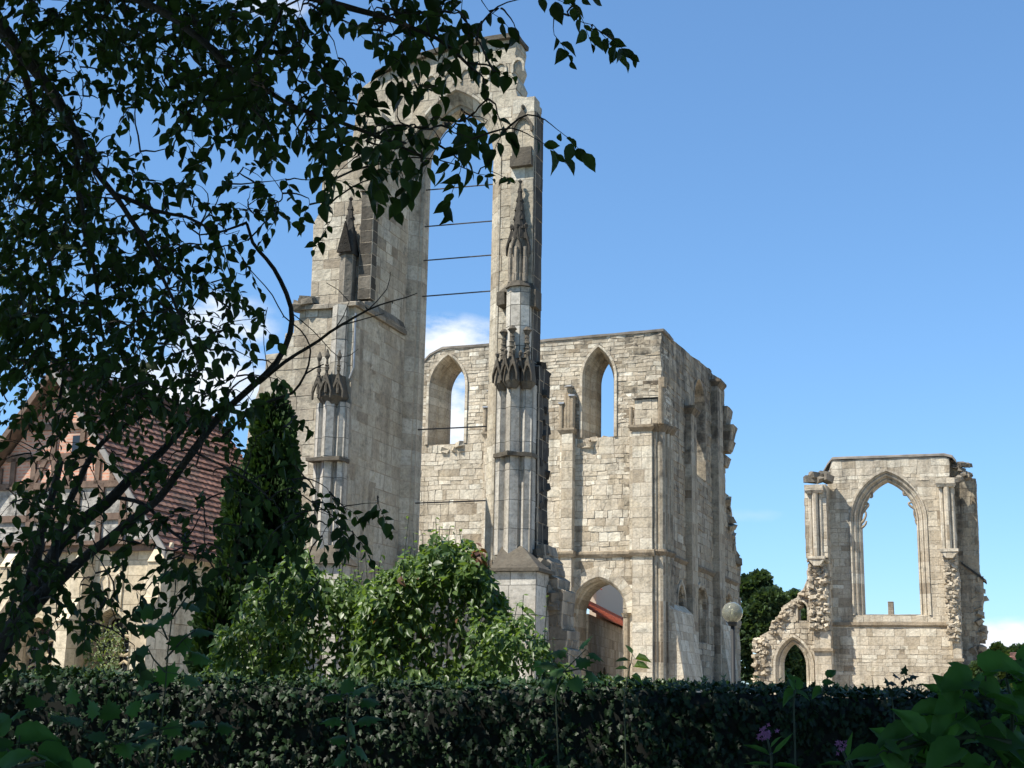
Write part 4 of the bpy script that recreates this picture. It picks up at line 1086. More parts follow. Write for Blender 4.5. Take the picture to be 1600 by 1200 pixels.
# ------------------------------------------------------------------ lamp
def build_lamp():
    p = at(1146, 1060, 30.0); g = at(1143.5, 957, 30.0)
    T = thing('street_lamp', 'slim dark street lamp with a smoky glass globe in front of the corner block', 'street lamp', (p.x, p.y, 0))
    zg = g.z; r = .225
    def lathe(prof, n=28):
        bm = bmesh.new(); rows = [[bm.verts.new((rr * math.cos(2 * math.pi * k / n), rr * math.sin(2 * math.pi * k / n), z)) for k in range(n)] for rr, z in prof]
        for a, b in zip(rows, rows[1:]):
            for k in range(n): bm.faces.new([a[k], a[(k + 1) % n], b[(k + 1) % n], b[k]])
        return bm
    obj('pole', lathe([(.0, 0), (.11, 0), (.10, .6), (.055, .7), (.042, zg - r - .04), (.0, zg - r - .03)]), M_pole, T, True)
    obj('collar', lathe([(.0, zg - r - .06), (.09, zg - r - .06), (.10, zg - r + .01), (.085, zg - r + .05), (.0, zg - r + .05)]), M_pole, T, True)
    pf = [(r * math.sin(t * math.pi / 18), zg - r * math.cos(t * math.pi / 18)) for t in range(1, 19)]
    inn = [((r - .006) * math.sin(t * math.pi / 18), zg - (r - .006) * math.cos(t * math.pi / 18)) for t in range(18, 0, -1)]
    gl = obj('globe', lathe(pf + inn), M_globe, T, True)
    obj('lamp_holder', lathe([(.0, zg - r + .05), (.06, zg - r + .05), (.055, zg - .06), (.03, zg - .04), (.028, zg + .06), (.0, zg + .075)]), M_opal, T, True)
build_lamp()

# ------------------------------------------------------------------ foliage kit
def leaf_template(kind):
    """points (along, across, up) and triangles of one leaf, unit length"""
    if kind == 'ovate':
        rim = [(0, 0), (.10, .16), (.28, .30), (.50, .31), (.72, .20), (.88, .07), (1, 0), (.88, -.07), (.72, -.20), (.50, -.31), (.28, -.30), (.10, -.16)]
        mid = [(.28, 0), (.55, 0), (.8, 0)]
        P = [(x, y, abs(y) * .45 - .10 * x * x) for x, y in rim] + [(x, y, -.10 * x * x) for x, y in mid]
        T = [(0, 12, 1), (1, 12, 2), (2, 12, 13), (2, 13, 3), (3, 13, 4), (4, 13, 14), (4, 14, 5), (5, 14, 6), (6, 14, 7), (7, 14, 8), (8, 14, 13), (8, 13, 9), (9, 13, 10), (10, 13, 12), (10, 12, 11), (11, 12, 0)]
    elif kind == 'small':
        rim = [(0, 0), (.3, .28), (.65, .24), (1, 0), (.65, -.24), (.3, -.28)]
        P = [(x, y, abs(y) * .5 - .12 * x * x) for x, y in rim]; T = [(0, 3, 1), (1, 3, 2), (0, 5, 3), (5, 4, 3)]
    elif kind == 'ivy':
        rim = [(.12, 0), (0, .20), (.10, .46), (.36, .30), (.55, .44), (.66, .18), (1, 0), (.66, -.18), (.55, -.44), (.36, -.30), (.10, -.46), (0, -.20)]
        P = [(x, y, .12 - .25 * abs(y)) for x, y in rim] + [(.35, 0, .13)]; n = len(rim); T = [(i, 12, (i + 1) % n) for i in range(n)]
    elif kind == 'maple':
        rim = [(0, 0), (.02, .18), (-.12, .42), (.12, .38), (.20, .62), (.38, .42), (.52, .60), (.56, .34), (.74, .34), (.72, .14), (1, 0)]
        rim = rim + [(x, -y) for x, y in reversed(rim[1:-1])]; n = len(rim)
        P = [(x, y, -.12 * abs(y) - .1 * x * x) for x, y in rim] + [(.3, 0, .03)]; T = [(i, n, (i + 1) % n) for i in range(n)]
    elif kind == 'heart':
        P = []; T = []; m = 10
        for i in range(m + 1):
            t = i / m; x = t * 1.0; wd_ = .47 * math.sin(math.pi * min(1, t * .93 + .07) ** .72) * (1 + (.05 if i % 2 else -.05)) if i < m else 0
            for j, y_ in enumerate((-1, -.5, 0, .5, 1)):
                y = y_ * wd_; P.append((x - (.10 * abs(y_) if i < 3 else -.02 * abs(y_)), y, .30 * abs(y) - .32 * x * x + .02 * math.sin(5 * i + 3 * y_) - (.03 if j == 2 else 0)))
        for i in range(m):
            for j in range(4):
                a_ = i * 5 + j; T += [(a_, a_ + 5, a_ + 1), (a_ + 1, a_ + 5, a_ + 6)]
    elif kind == 'lance':
        rim = [(0, 0), (.25, .11), (.6, .10), (1, 0), (.6, -.10), (.25, -.11)]
        P = [(x, y, abs(y) * .5 - .25 * x * x) for x, y in rim]; T = [(0, 3, 1), (1, 3, 2), (0, 5, 3), (5, 4, 3)]
    elif kind == 'spray':                      # flat scaly fan of a thuja
        P = [(0, -.06, 0), (0, .06, 0), (.45, .30, .03), (.42, .05, .0), (1, .06, -.04), (1, -.06, -.04), (.42, -.05, 0), (.5, -.32, .03), (.8, .2, 0), (.8, -.2, 0)]
        T = [(0, 6, 3), (0, 3, 1), (1, 3, 2), (0, 7, 6), (3, 6, 5), (3, 5, 4), (3, 4, 8), (6, 9, 5)]
    elif kind == 'tuft':                       # clump of a far crown
        P = [(0, -.3, 0), (.2, .35, .1), (.6, .1, -.1), (.9, .4, .05), (1, -.1, .1), (.6, -.45, -.05), (.5, .0, .35)]
        T = [(0, 2, 1), (1, 2, 3), (2, 4, 3), (0, 5, 2), (5, 4, 2), (0, 6, 4)]
    return np.array(P, float), np.array(T, int)

def leaves(name, mat, parent, kind, pos, direc, up, size, tone, smooth=False):
    P, Tt = leaf_template(kind); pos = np.asarray(pos, float); n = len(pos)
    if n == 0: return None
    d = np.asarray(direc, float); d /= np.linalg.norm(d, axis=1, keepdims=True) + 1e-9
    u = np.asarray(up, float); s_ = np.cross(u, d); s_ /= np.linalg.norm(s_, axis=1, keepdims=True) + 1e-9
    nn = np.cross(d, s_)
    size = np.asarray(size, float).reshape(-1, 1, 1)
    P3 = np.repeat(P[None], n, 0); P3[:, :, 1] *= R_.uniform(.72, 1.12, (n, 1)); P3[:, :, 2] = P3[:, :, 2] * R_.uniform(.3, 2.4, (n, 1)) + (P3[:, :, 0] ** 2) * R_.normal(0, .12, (n, 1)); P3[:, :, 1] += (P3[:, :, 0] ** 2) * R_.normal(0, .10, (n, 1))
    V = pos[:, None, :] + size * (P3[:, :, 0:1] * d[:, None, :] + P3[:, :, 1:2] * s_[:, None, :] + P3[:, :, 2:3] * nn[:, None, :])
    k = len(P); V = V.reshape(-1, 3); Fc = (Tt[None] + (np.arange(n) * k)[:, None, None]).reshape(-1, 3)
    me = bpy.data.meshes.new(name); me.vertices.add(len(V)); me.vertices.foreach_set('co', V.astype(np.float32).ravel())
    me.loops.add(Fc.size); me.loops.foreach_set('vertex_index', Fc.astype(np.int32).ravel())
    me.polygons.add(len(Fc)); me.polygons.foreach_set('loop_start', np.arange(0, Fc.size, 3, dtype=np.int32))
    at_ = me.attributes.new('tone', 'FLOAT', 'POINT'); at_.data.foreach_set('value', np.repeat(np.asarray(tone, float), k).astype(np.float32))
    me.update(calc_edges=True); me.validate()
    return link_mesh(name, me, mat, parent, smooth)
R_ = np.random.default_rng(7)
def rdir(n, z=0.0, s=1.0):
    v = R_.normal(size=(n, 3)) * s; v[:, 2] += z; return v

# ------------------------------------------------------------------ ivy hedge
def build_hedge():
    y0 = 12.0
    def top(x): return EYE.z + .055 + .02 * math.sin(x * 1.3) + .05 * noise.noise(Vector((x * .9, 0, 3)))
    T = thing('ivy_hedge', 'long clipped hedge wall covered in dark ivy running across the whole foreground', 'hedge', (0, y0, 0))
    bm = bmesh.new(); n = 60; row = []
    for i in range(n + 1):
        x = -9 + 18 * i / n; z = top(x) - .045
        row.append([bm.verts.new(p) for p in ((x, -.02, 0), (x, -.04, z - .1), (x, .06, z), (x, .75, z), (x, .85, z - .1), (x, .85, 0))])
    for a, b in zip(row, row[1:]):
        for k in range(5): bm.faces.new([a[k], a[k + 1], b[k + 1], b[k]])
    bmesh.ops.recalc_face_normals(bm, faces=bm.faces)
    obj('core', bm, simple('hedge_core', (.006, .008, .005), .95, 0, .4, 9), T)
    pos = []; di = []; up = []; sz = []; tn = []
    N = 20000
    for i in range(N):
        x = R_.uniform(-6.4, 6.4) if i % 8 else R_.uniform(-9, 9); tz = top(x)
        c = noise.noise(Vector((x * 1.1, 7, 0))) 
        if i % 100 < 66:                        # face
            z = tz - .04 - (R_.random() ** 1.25) * (tz * .9 if i % 4 == 0 else .95)
            k = noise.noise(Vector((x * 2.3, z * 2.8, 1))) * .14 + noise.noise(Vector((x * 7, z * 7, 4))) * .09
            if noise.noise(Vector((x * 4, z * 5, 9))) > .2 and R_.random() < .6: continue
            y = -.08 - R_.random() * .07 + k; rr = (tz - z); y += max(0, .10 - rr) * .8
            pos.append((x, y, z)); di.append((R_.normal() * .45, -.35 + R_.normal() * .3, -.75 + R_.normal() * .4)); up.append((R_.normal() * .6, -1 + R_.normal() * .3, .35 + R_.normal() * .6))
            tn.append(min(1, max(0, .35 + c * .3 + R_.normal() * .28)))
            sz.append(R_.uniform(.045, .078))
        else:
            y = R_.uniform(-.1, .85); z = tz - .035 + R_.random() * .05 + noise.noise(Vector((x * 3, y * 3, 8))) * .05
            pos.append((x, y, z)); di.append(tuple(rdir(1, .15)[0])); up.append((R_.normal() * .4, R_.normal() * .4 - .2, 1)); tn.append(min(1, max(0, .75 + R_.normal() * .25))); sz.append(R_.uniform(.045, .08))  # top leaves toned brighter to colour in the sunlit edge
    leaves('ivy_leaves', M_ivy, T, 'ivy', pos, di, up, sz, tn)
    # young upright shoots; their pale leaf colour also paints the sunlit top edge
    pos = []; di = []; up = []; sz = []; tn = []; bm = bmesh.new()
    for i in range(420):
        x = R_.uniform(-6, 6); y = R_.uniform(-.05, .6); z = top(x) - .03; h = R_.uniform(.03, .10) * (1.5 if R_.random() < .12 else 1)
        p = Vector((x, y, z)); e = p + Vector((R_.normal() * .04, R_.normal() * .03, h)); tube(bm, [p, e], .003, 4)
        for k in range(int(2 + h * 30)):
            q = p.lerp(e, R_.random()); pos.append(q); di.append((R_.normal(), R_.normal(), .4)); up.append((R_.normal() * .5, -.4, 1)); sz.append(R_.uniform(.035, .06)); tn.append(.85)
    leaves('sunlit_young_leaves', leafmat('sunlit_young_ivy_leaf', (.035, .06, .018), (.085, .13, .03), .45, .3), T, 'ivy', pos, di, up, sz, tn)
    obj('shoots', bm, M_stem, T)['kind'] = 'stuff'
build_hedge()

# ------------------------------------------------------------------ shrubs behind the hedge
def shrub(name, label, px0, px1, prof, dist, depth, n, kind, mat, size, seed, group=None, tone_c=.55, red=None, gapk=.0, cat='shrub'):
    """prof: crown top as (pixel x, pixel y) seen at the given distance; leaves hang on arching stems"""
    rng = random.Random(seed); base = at((px0 + px1) / 2, 1080, dist)
    T = thing(name, label, cat, (base.x, base.y, 0), 0, group)
    tops = [(at(x, y, dist).x - base.x, at(x, y, dist).z) for x, y in prof]
    xs = [t[0] for t in tops]; zs = [t[1] for t in tops]
    stems = []
    bm = bmesh.new(); nst = max(6, int((xs[-1] - xs[0]) * 9))
    for i in range(nst):
        x1 = rng.uniform(xs[0], xs[-1]); x0 = (x1 * .45 + rng.uniform(-.15, .15)); y1 = rng.uniform(-.5, .5) * depth
        zt = np.interp(x1, xs, zs) * rng.uniform(.72, 1.0)
        pts = [Vector((x0 + (x1 - x0) * (t ** 1.4) + rng.uniform(-.02, .02), y1 * t, zt * t ** .9)) for t in [k / 7 for k in range(8)]]
        tube(bm, pts, [.014 * (1 - .8 * k / 7) + .002 for k in range(8)], 5); stems.append(pts)
    obj('stems', bm, M_barkg, T)
    pos = []; di = []; up = []; sz = []; tn = []; pr = [[], [], [], [], []]
    tries = 0
    while len(pos) < n and tries < n * 6:
        tries += 1
        x = rng.uniform(xs[0], xs[-1]); y = rng.uniform(-.5, .5) * depth; zt = np.interp(x, xs, zs) + .16 * noise.noise(Vector((x * 5, y * 5, seed))) + .07 * noise.noise(Vector((x * 14, y * 14, seed)))
        hh = 1 - abs(y / depth) ** 2 * .35
        z = zt * hh - (abs(rng.gauss(0, .3)) * .8 if rng.random() < .4 else rng.random() * (zt - .9))
        if z < .25 or z > zt: continue
        c = noise.noise(Vector((x * 3.4, y * 3.4, z * 3.4 + seed)))
        if c < -.12 + gapk and rng.random() < .85: continue
        p = (x, y, z); d = Vector((x * .25 + rng.gauss(0, .6), y * .5 + rng.gauss(0, .6) - .25, -.6 + rng.gauss(0, .4)))
        u = (rng.gauss(0, .45) - .15, rng.gauss(0, .4) - .45, .9)
        s_ = size * rng.uniform(.65, 1.2); t = min(1, max(0, tone_c + rng.gauss(0, .22) + c * .35))
        if red and rng.random() < red(x, z): 
            for l, v in zip(pr, (p, tuple(d), u, s_, t)): l.append(v)
        else: pos.append(p); di.append(tuple(d)); up.append(u); sz.append(s_); tn.append(t)
    leaves('foliage', mat, T, kind, pos, di, up, sz, tn)
    if pr[0]: leaves('reddened_leaves', M_shred, T, kind, *pr)
    # sprigs sticking out of the top
    bm = bmesh.new(); pos = []; di = []; up = []; sz = []; tn = []
    for i in range(int((xs[-1] - xs[0]) * 14)):
        x = rng.uniform(xs[0], xs[-1]); z = np.interp(x, xs, zs) - .08; y = rng.uniform(-.3, .3) * depth
        h = rng.uniform(.08, .3) * (1.8 if rng.random() < .2 else 1); e = Vector((x + rng.uniform(-.08, .08), y, z + h)); tube(bm, [Vector((x, y, z - .2)), e], .004, 4)
        for k in range(5):
            q = Vector((x, y, z)).lerp(e, .25 * k); pos.append(q); di.append((rng.gauss(0, 1), rng.gauss(0, 1), -.1)); up.append((rng.gauss(0, .3), -.3, 1)); sz.append(size * rng.uniform(.5, .85)); tn.append(.8)
    leaves('sprig_leaves', mat, T, kind, pos, di, up, sz, tn); obj('sprigs', bm, M_stem, T)['kind'] = 'stuff'
    return T
G = 'leafy shrubs behind the ivy hedge'
shrub('leafy_shrub', 'bushy light green shrub between the dark conifers and the tallest shrub', 335, 640, [(335, 1050), (352, 985), (380, 955), (400, 905), (425, 915), (450, 870), (478, 862), (505, 895), (540, 900), (570, 915), (600, 890), (640, 930)], 15.6, 1.3, 8200, 'ovate', M_shrub, .095, 1, G, .52, None, .07)
shrub('leafy_shrub', 'tallest green shrub, a tuft of reddish leaves at its upper right', 560, 790, [(560, 960), (585, 900), (610, 905), (632, 868), (650, 875), (672, 842), (695, 838), (715, 860), (735, 842), (758, 868), (772, 925), (790, 945)], 15.0, 1.3, 7600, 'ovate', M_shrub, .10, 2, G, .42,
      lambda x, z: .75 if (x > .42 and z > 2.95) else .01, .06)
shrub('leafy_shrub', 'low thin green shrub in front of the pale grey pier base', 735, 890, [(735, 960), (762, 975), (780, 948), (800, 965), (818, 950), (835, 985), (850, 990), (868, 1030), (890, 1050)], 14.2, 1.0, 2300, 'ovate', M_shrub, .085, 3, G, .5, None, .10)

# ------------------------------------------------------------------ dark columnar conifers
def conifer(label, prof, dist, n, seed, group='dark columnar conifers beside the cloister house'):
    """prof: rows of (pixel y, left x, right x)"""
    rng = random.Random(seed); mid = (prof[-1][1] + prof[-1][2]) / 2; b = at(mid, 1070, dist)
    T = thing('columnar_conifer', label, 'conifer', (b.x, b.y, 0), 0, group)
    rows = []
    for y, l, r in prof:
        a, c = at(l, y, dist), at(r, y, dist); rows.append((a.z, (a.x + c.x) / 2 - b.x, (c.x - a.x) / 2))
    rows.sort(); rows = [(0, rows[0][1], rows[0][2])] + rows
    zs = [r[0] for r in rows]; cs = [r[1] for r in rows]; hs = [r[2] for r in rows]
    bm = bmesh.new(); tube(bm, [Vector((np.interp(z, zs, cs), 0, z)) for z in np.linspace(0, zs[-1] * .96, 10)], [.09 - .008 * k for k in range(10)], 7); obj('trunk', bm, M_bark, T)
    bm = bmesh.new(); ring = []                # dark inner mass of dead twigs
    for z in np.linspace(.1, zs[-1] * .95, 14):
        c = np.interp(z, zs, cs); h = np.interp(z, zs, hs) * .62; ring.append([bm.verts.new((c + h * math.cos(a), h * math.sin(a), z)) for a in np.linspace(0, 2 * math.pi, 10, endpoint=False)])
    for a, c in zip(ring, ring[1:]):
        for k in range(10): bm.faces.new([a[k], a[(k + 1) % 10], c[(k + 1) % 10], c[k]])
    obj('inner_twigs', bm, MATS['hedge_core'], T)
    pos = []; di = []; up = []; sz = []; tn = []
    for i in range(n):
        z = zs[-1] * (1 - rng.random() ** 1.15 * .98); c = np.interp(z, zs, cs); h = np.interp(z, zs, hs); a = rng.uniform(0, 2 * math.pi)
        lump = noise.noise(Vector((math.cos(a) * 1.4, math.sin(a) * 1.4, z * 2.2 + seed))) * .42 + noise.noise(Vector((math.cos(a) * 4, math.sin(a) * 4, z * 6))) * .24
        r = h * (.86 + lump - rng.random() * .14)
        o = Vector((math.cos(a), math.sin(a), 0)); pos.append((c + o.x * r, o.y * r, z))
        d = o * .55 + Vector((rng.gauss(0, .25), rng.gauss(0, .25), .65 + rng.gauss(0, .3))); di.append(tuple(d)); t = Vector((-o.y, o.x, 0)); up.append(tuple(t + Vector((rng.gauss(0, .5), rng.gauss(0, .5), rng.gauss(0, .3)))))
        sz.append(rng.uniform(.06, .17)); tn.append(min(1, max(0, .5 + lump * 1.2 + rng.gauss(0, .2))))
    leaves('crown', M_thuja, T, 'spray', pos, di, up, sz, tn)
conifer('tallest dark columnar conifer with a rounded green tip, left of the tall window ruin', [(628, 418, 434), (645, 404, 446), (690, 395, 455), (760, 378, 464), (860, 356, 470), (960, 340, 472), (1070, 335, 470)], 18.0, 15000, 1)
conifer('middle dark conifer, shorter, its tip against the brown tiled roof', [(745, 368, 378), (790, 356, 398), (860, 344, 410), (960, 328, 420), (1070, 322, 425)], 17.3, 7000, 2)
conifer('lowest dark conifer with a broad rounded top, standing leftmost of the conifers', [(925, 325, 360), (945, 312, 378), (985, 304, 392), (1070, 300, 400)], 16.6, 5500, 3)

# ------------------------------------------------------------------ background trees and houses
def far_tree(name, label, px, ytop, dist, rpx, n, mat, seed, group=None, asp=1.0, tuft=.5, cat='tree'):
    rng = random.Random(seed); b = at(px, 1080, dist); top = at(px, ytop, dist).z; r = rpx / FPX * dist
    T = thing(name, label, cat, (b.x, b.y, 0), 0, group)
    bm = bmesh.new(); tube(bm, [Vector((0, 0, 0)), Vector((.2, 0, top * .35)), Vector((0, .1, top * .8))], [r * .09, r * .06, r * .015], 8)
    for k in range(7):
        a = k * 2.4; z = top * (.3 + .07 * k); tube(bm, [Vector((0, 0, z)), Vector((math.cos(a) * r * .35, math.sin(a) * r * .35, z + r * .3)), Vector((math.cos(a) * r * .7, math.sin(a) * r * .7, z + r * .5))], [r * .035, r * .02, r * .008], 6)
    obj('trunk', bm, M_bark, T)
    cl = []
    for k in range(46):
        a = rng.uniform(0, 2 * math.pi); t = rng.random(); zz = top * (.22 + .70 * t); e = r * (1 - abs(t - .35) ** 1.6 * .95) * rng.uniform(.3, .82)
        cl.append((math.cos(a) * e, math.sin(a) * e, zz, r * rng.uniform(.2, .36)))
    cl.append((0, 0, top - r * .28, r * .28))
    pos = []; di = []; up = []; sz = []; tn = []
    for i in range(n):
        c = cl[rng.randrange(len(cl))]; o = Vector((rng.gauss(0, 1), rng.gauss(0, 1), rng.gauss(0, 1))).normalized(); q = c[3] * rng.uniform(.72, 1.05)
        pos.append((c[0] + o.x * q, c[1] + o.y * q, min(c[2] + o.z * q * .8, top))); d = o + Vector((rng.gauss(0, .6), rng.gauss(0, .6), rng.gauss(0, .6) - .3)); di.append(tuple(d)); up.append((o.x + rng.gauss(0, .4), o.y + rng.gauss(0, .4), o.z + .5)); sz.append(tuft * rng.uniform(.6, 1.2)); tn.append(min(1, max(0, .45 + rng.gauss(0, .25))))
    leaves('crown', mat, T, 'tuft', pos, di, up, sz, tn)
far_tree('broadleaf_tree', 'large round dark green tree behind the street lamp, between the two right ruins', 1190, 893, 112, 52, 17000, M_far, 1, 'trees behind the ruins', tuft=.5)
far_tree('broadleaf_tree', 'dark green tree seen through the little pointed doorway of the right ruin', 1246, 925, 118, 36, 11000, M_far, 2, 'trees behind the ruins', tuft=.5)
far_tree('broadleaf_tree', 'far dark tree on the horizon above the roofs at the right edge', 1592, 1010, 190, 26, 3500, M_far, 3, 'trees behind the ruins', tuft=.75)
far_tree('light_conifer', 'yellowish green small tree between the right ruin and the far house roofs', 1562, 1008, 80, 17, 3500, M_farl, 4, tuft=.3)
far_tree('dark_bush', 'dark green bush at the right foot of the right ruin', 1538, 1030, 76, 22, 2600, M_far, 6, tuft=.3, cat='bush')
def far_house(label, px, dist, wpx, yridge, yeave, seed, mroof):
    b = at(px, 1080, dist); T = thing('far_house', label, 'house', (b.x, b.y, 0), rad(-12), 'far houses at the right edge')
    w = wpx / FPX * dist; zr = at(px, yridge, dist).z; ze = at(px, yeave, dist).z; d = 4
    bm = bmesh.new(); box(bm, -w, w, -d, d, 0, ze); obj('wall', bm, M_render, T)
    bm = bmesh.new(); tile_rows(bm, (-w - .3, -d - .4, ze - .15), (w + .3, -d - .4, ze - .15), (w + .3, 0, zr), (-w - .3, 0, zr), .35, .35, seed, .04); tile_rows(bm, (-w - .3, d + .4, ze - .15), (w + .3, d + .4, ze - .15), (w + .3, 0, zr), (-w - .3, 0, zr), .35, .35, seed + 1, .04)
    obj('roof', bm, mroof, T)
    bm = bmesh.new()
    for s_ in (-w, w - .1): slab(bm, [(-d, ze), (d, ze), (0, zr - .1)], [], s_, s_ + .1, 'u')
    obj('gable', bm, M_render, T)
    for k in range(5): u_ = -w * .8 + k * w * .38; bm = bmesh.new(); box(bm, u_, u_ + 1.0, -d - .03, -d + .01, ze - 2.0, ze - .7); obj('window', bm, M_glassd, T)
far_house('far house with a dull red roof, behind the yellowish green tree', 1590, 122, 32, 1024, 1042, 31, M_tile)
far_house('far house with a brown tiled roof at the very right edge', 1602, 100, 22, 1020, 1046, 41, M_tile)

# climber over the cloister window
def climber():
    F = FH; rng = random.Random(4); b = F.O + F.U * F.u(172, 1000) + F.V * -.2
    T = thing('climbing_plant', 'feathery climbing plant hanging over the pointed window of the cloister house', 'climber', (b.x, b.y, 0), -F.th)
    zt = F.z(175, 975); pos = []; di = []; up = []; sz = []; tn = []; bm = bmesh.new()
    for k in range(9):
        pts = [Vector((rng.uniform(-.15, .15) + .5 * math.sin(k) * t + .04 * math.sin(9 * t + k), -.05, zt * t * rng.uniform(.95, 1.02))) for t in [i / 9 for i in range(10)]]
        tube(bm, pts, .008, 4)
        for i in range(190):
            t = rng.random(); j = min(int(t * 9), 8); p = pts[j].lerp(pts[j + 1], t * 9 - j); pos.append(p + Vector((rng.gauss(0, .06), rng.gauss(0, .05) - .05, rng.gauss(0, .05)))); di.append((rng.gauss(0, 1), -.4, rng.gauss(0, .6) - .6)); up.append((rng.gauss(0, 1), -1, .5)); sz.append(rng.uniform(.05, .11)); tn.append(rng.random())
    obj('stems', bm, M_barkg, T); leaves('foliage', M_climb, T, 'small', pos, di, up, sz, tn)
climber()

# ------------------------------------------------------------------ overhanging trees
def grow(T, limbs, sprays, leafsize, seed, nleaf=(4, 8), mat=M_elm, maxlink=1.2, droop=.5, barkm=M_bark):
    """limbs: polylines [(px, py, dist, radius_px)] ; sprays: points with leaves, each tied by a twig to the nearest wood"""
    rng = random.Random(seed); nodes = []; O = Vector(T.location)
    for L in limbs:
        pts = [at(x, y, d) - O for x, y, d, r in L]; rs = [r / FPX * d for x, y, d, r in L]
        dense = []; dr = []
        for i in range(len(pts) - 1):
            p0 = pts[max(i - 1, 0)]; p1 = pts[i]; p2 = pts[i + 1]; p3 = pts[min(i + 2, len(pts) - 1)]
            n = max(2, int((p2 - p1).length / .06))
            for k in range(n):
                t = k / n
                q = .5 * ((2 * p1) + (p2 - p0) * t + (2 * p0 - 5 * p1 + 4 * p2 - p3) * t * t + (3 * p1 - p0 - 3 * p2 + p3) * t ** 3)
                wob = Vector((noise.noise(q * 5), noise.noise(q * 5 + Vector((5, 5, 5))), noise.noise(q * 5 + Vector((9, 1, 2))))) * .012
                dense.append(q + wob); dr.append((rs[i] + (rs[i + 1] - rs[i]) * t) * (1 + .12 * noise.noise(q * 11)))
        dense.append(pts[-1]); dr.append(rs[-1])
        bm = bmesh.new(); tube(bm, dense, dr, 8)
        for i in range(2, len(dense) - 1):          # knots and thorn-like stubs
            if rng.random() < .10:
                v = Vector((rng.gauss(0, 1), rng.gauss(0, 1), rng.gauss(0, 1))).normalized(); tube(bm, [dense[i], dense[i] + v * (dr[i] + .02)], [dr[i] * .5 + .002, .002], 5)
        obj('limb', bm, barkm, T, True); nodes += dense[::2]
    P = np.array([tuple(p) for p in nodes]); bm = bmesh.new()
    sp = [s - O for s in sprays]; S = np.array([tuple(p) for p in sp])
    dist = np.linalg.norm(S[:, None] - P[None], axis=2).min(1); order = np.argsort(dist)
    ND = list(P); pos = []; di = []; up = []; sz = []; tn = []
    for k in order:
        p = sp[k]; A_ = np.array(ND); dd = np.linalg.norm(A_ - np.array(p), axis=1); j = int(np.argmin(dd)); q = Vector(A_[j])
        L = (p - q).length
        mid = (p + q) / 2 + Vector((rng.gauss(0, .03), rng.gauss(0, .03), .10 * L + rng.gauss(0, .02)))
        ctl = mid * 2 - (p + q) / 2
        tw = [q * (1 - t) ** 2 + ctl * 2 * t * (1 - t) + p * t * t + Vector((noise.noise(p * 7 + Vector((t * 3, 0, 0))), noise.noise(p * 7 + Vector((0, t * 3, 4))), noise.noise(p * 7 + Vector((2, t * 3, 0))))) * .018 * math.sin(math.pi * t) for t in [k_ / 7 for k_ in range(8)]]
        tube(bm, tw, [.0042 + .002 * min(L, 1) - .0033 * k_ / 7 for k_ in range(8)], 4)
        ND.append(tuple(mid)); ND.append(tuple(p))
        # leafy twig, drooping
        n = rng.randint(*nleaf); v = (p - q).normalized() * .5 + Vector((rng.gauss(0, .5), rng.gauss(0, .4), -droop)); v.normalize()
        Ltw = n * leafsize * .36; e = p + v * Ltw; tube(bm, [p, p.lerp(e, .5) + Vector((0, 0, .01)), e], [.0018, .0015, .001], 3)
        side = v.cross(Vector((rng.gauss(0, .3), 1, rng.gauss(0, .3)))).normalized()
        for i in range(n):
            t = (i + .5) / n; b = p.lerp(e, t); sg = 1 if i % 2 else -1
            d = v * .7 + side * sg * .75 + Vector((rng.gauss(0, .3), rng.gauss(0, .35), -.5 + rng.gauss(0, .3)))
            if i == n - 1: d = v + Vector((0, 0, -.4))
            pos.append(tuple(b)); di.append(tuple(d)); up.append((rng.gauss(0, .7), rng.gauss(0, .9) - .2, .8)); sz.append(leafsize * rng.uniform(.5, 1.15) * (1 if b.x + O.x > -.75 else .86)); tn.append(rng.random() ** 1.6)
    obj('twigs', bm, barkm, T)['kind'] = 'stuff'
    leaves('foliage', mat, T, 'ovate', pos, di, up, sz, tn)

MAP_Y0, CELL = -40, 50
DENS = {  # how thickly the branches hang, by 50 px cell of the view, rows from the top
 0:   "8899999999768854442000",
 50:  "7769999995467774324000",
 100: "8755899998534354300000",
 150: "9954589997754333200000",
 200: "9963234678679875310000",
 250: "8996214332784254000000",
 300: "8987543351310000000000",
 350: "8898875322320000000000",
 400: "9889886310000000000000",
 450: "9888997410000000000000",
 500: "9988788420000000000000",
 550: "9889887310000000000000",
 600: "5479887730000000000000",
}
LOWD = {
 650: "6667666563000000000000",
 700: "6665555443200000000000",
 750: "6665555434310000000000",
 800: "7656666442450000000000",
 850: "8766666543320000000000",
 900: "9976545544000000000000",
 950: "9975211111000000000000",
 1000:"8410100000000000000000",
}
def spray_points(dens, rng, per, dfun, wdrop=10):
    out = []
    for y, row in dens.items():
        for i, ch in enumerate(row):
            v = int(ch); m = per(v, i * CELL, y); k = int(m) + (1 if rng.random() < m - int(m) else 0)
            for _ in range(k):
                px = i * CELL + rng.uniform(0, CELL); py = y + rng.uniform(-12, CELL - 12)
                out.append(at(px, py - wdrop, dfun(px, py, rng)))
    return out
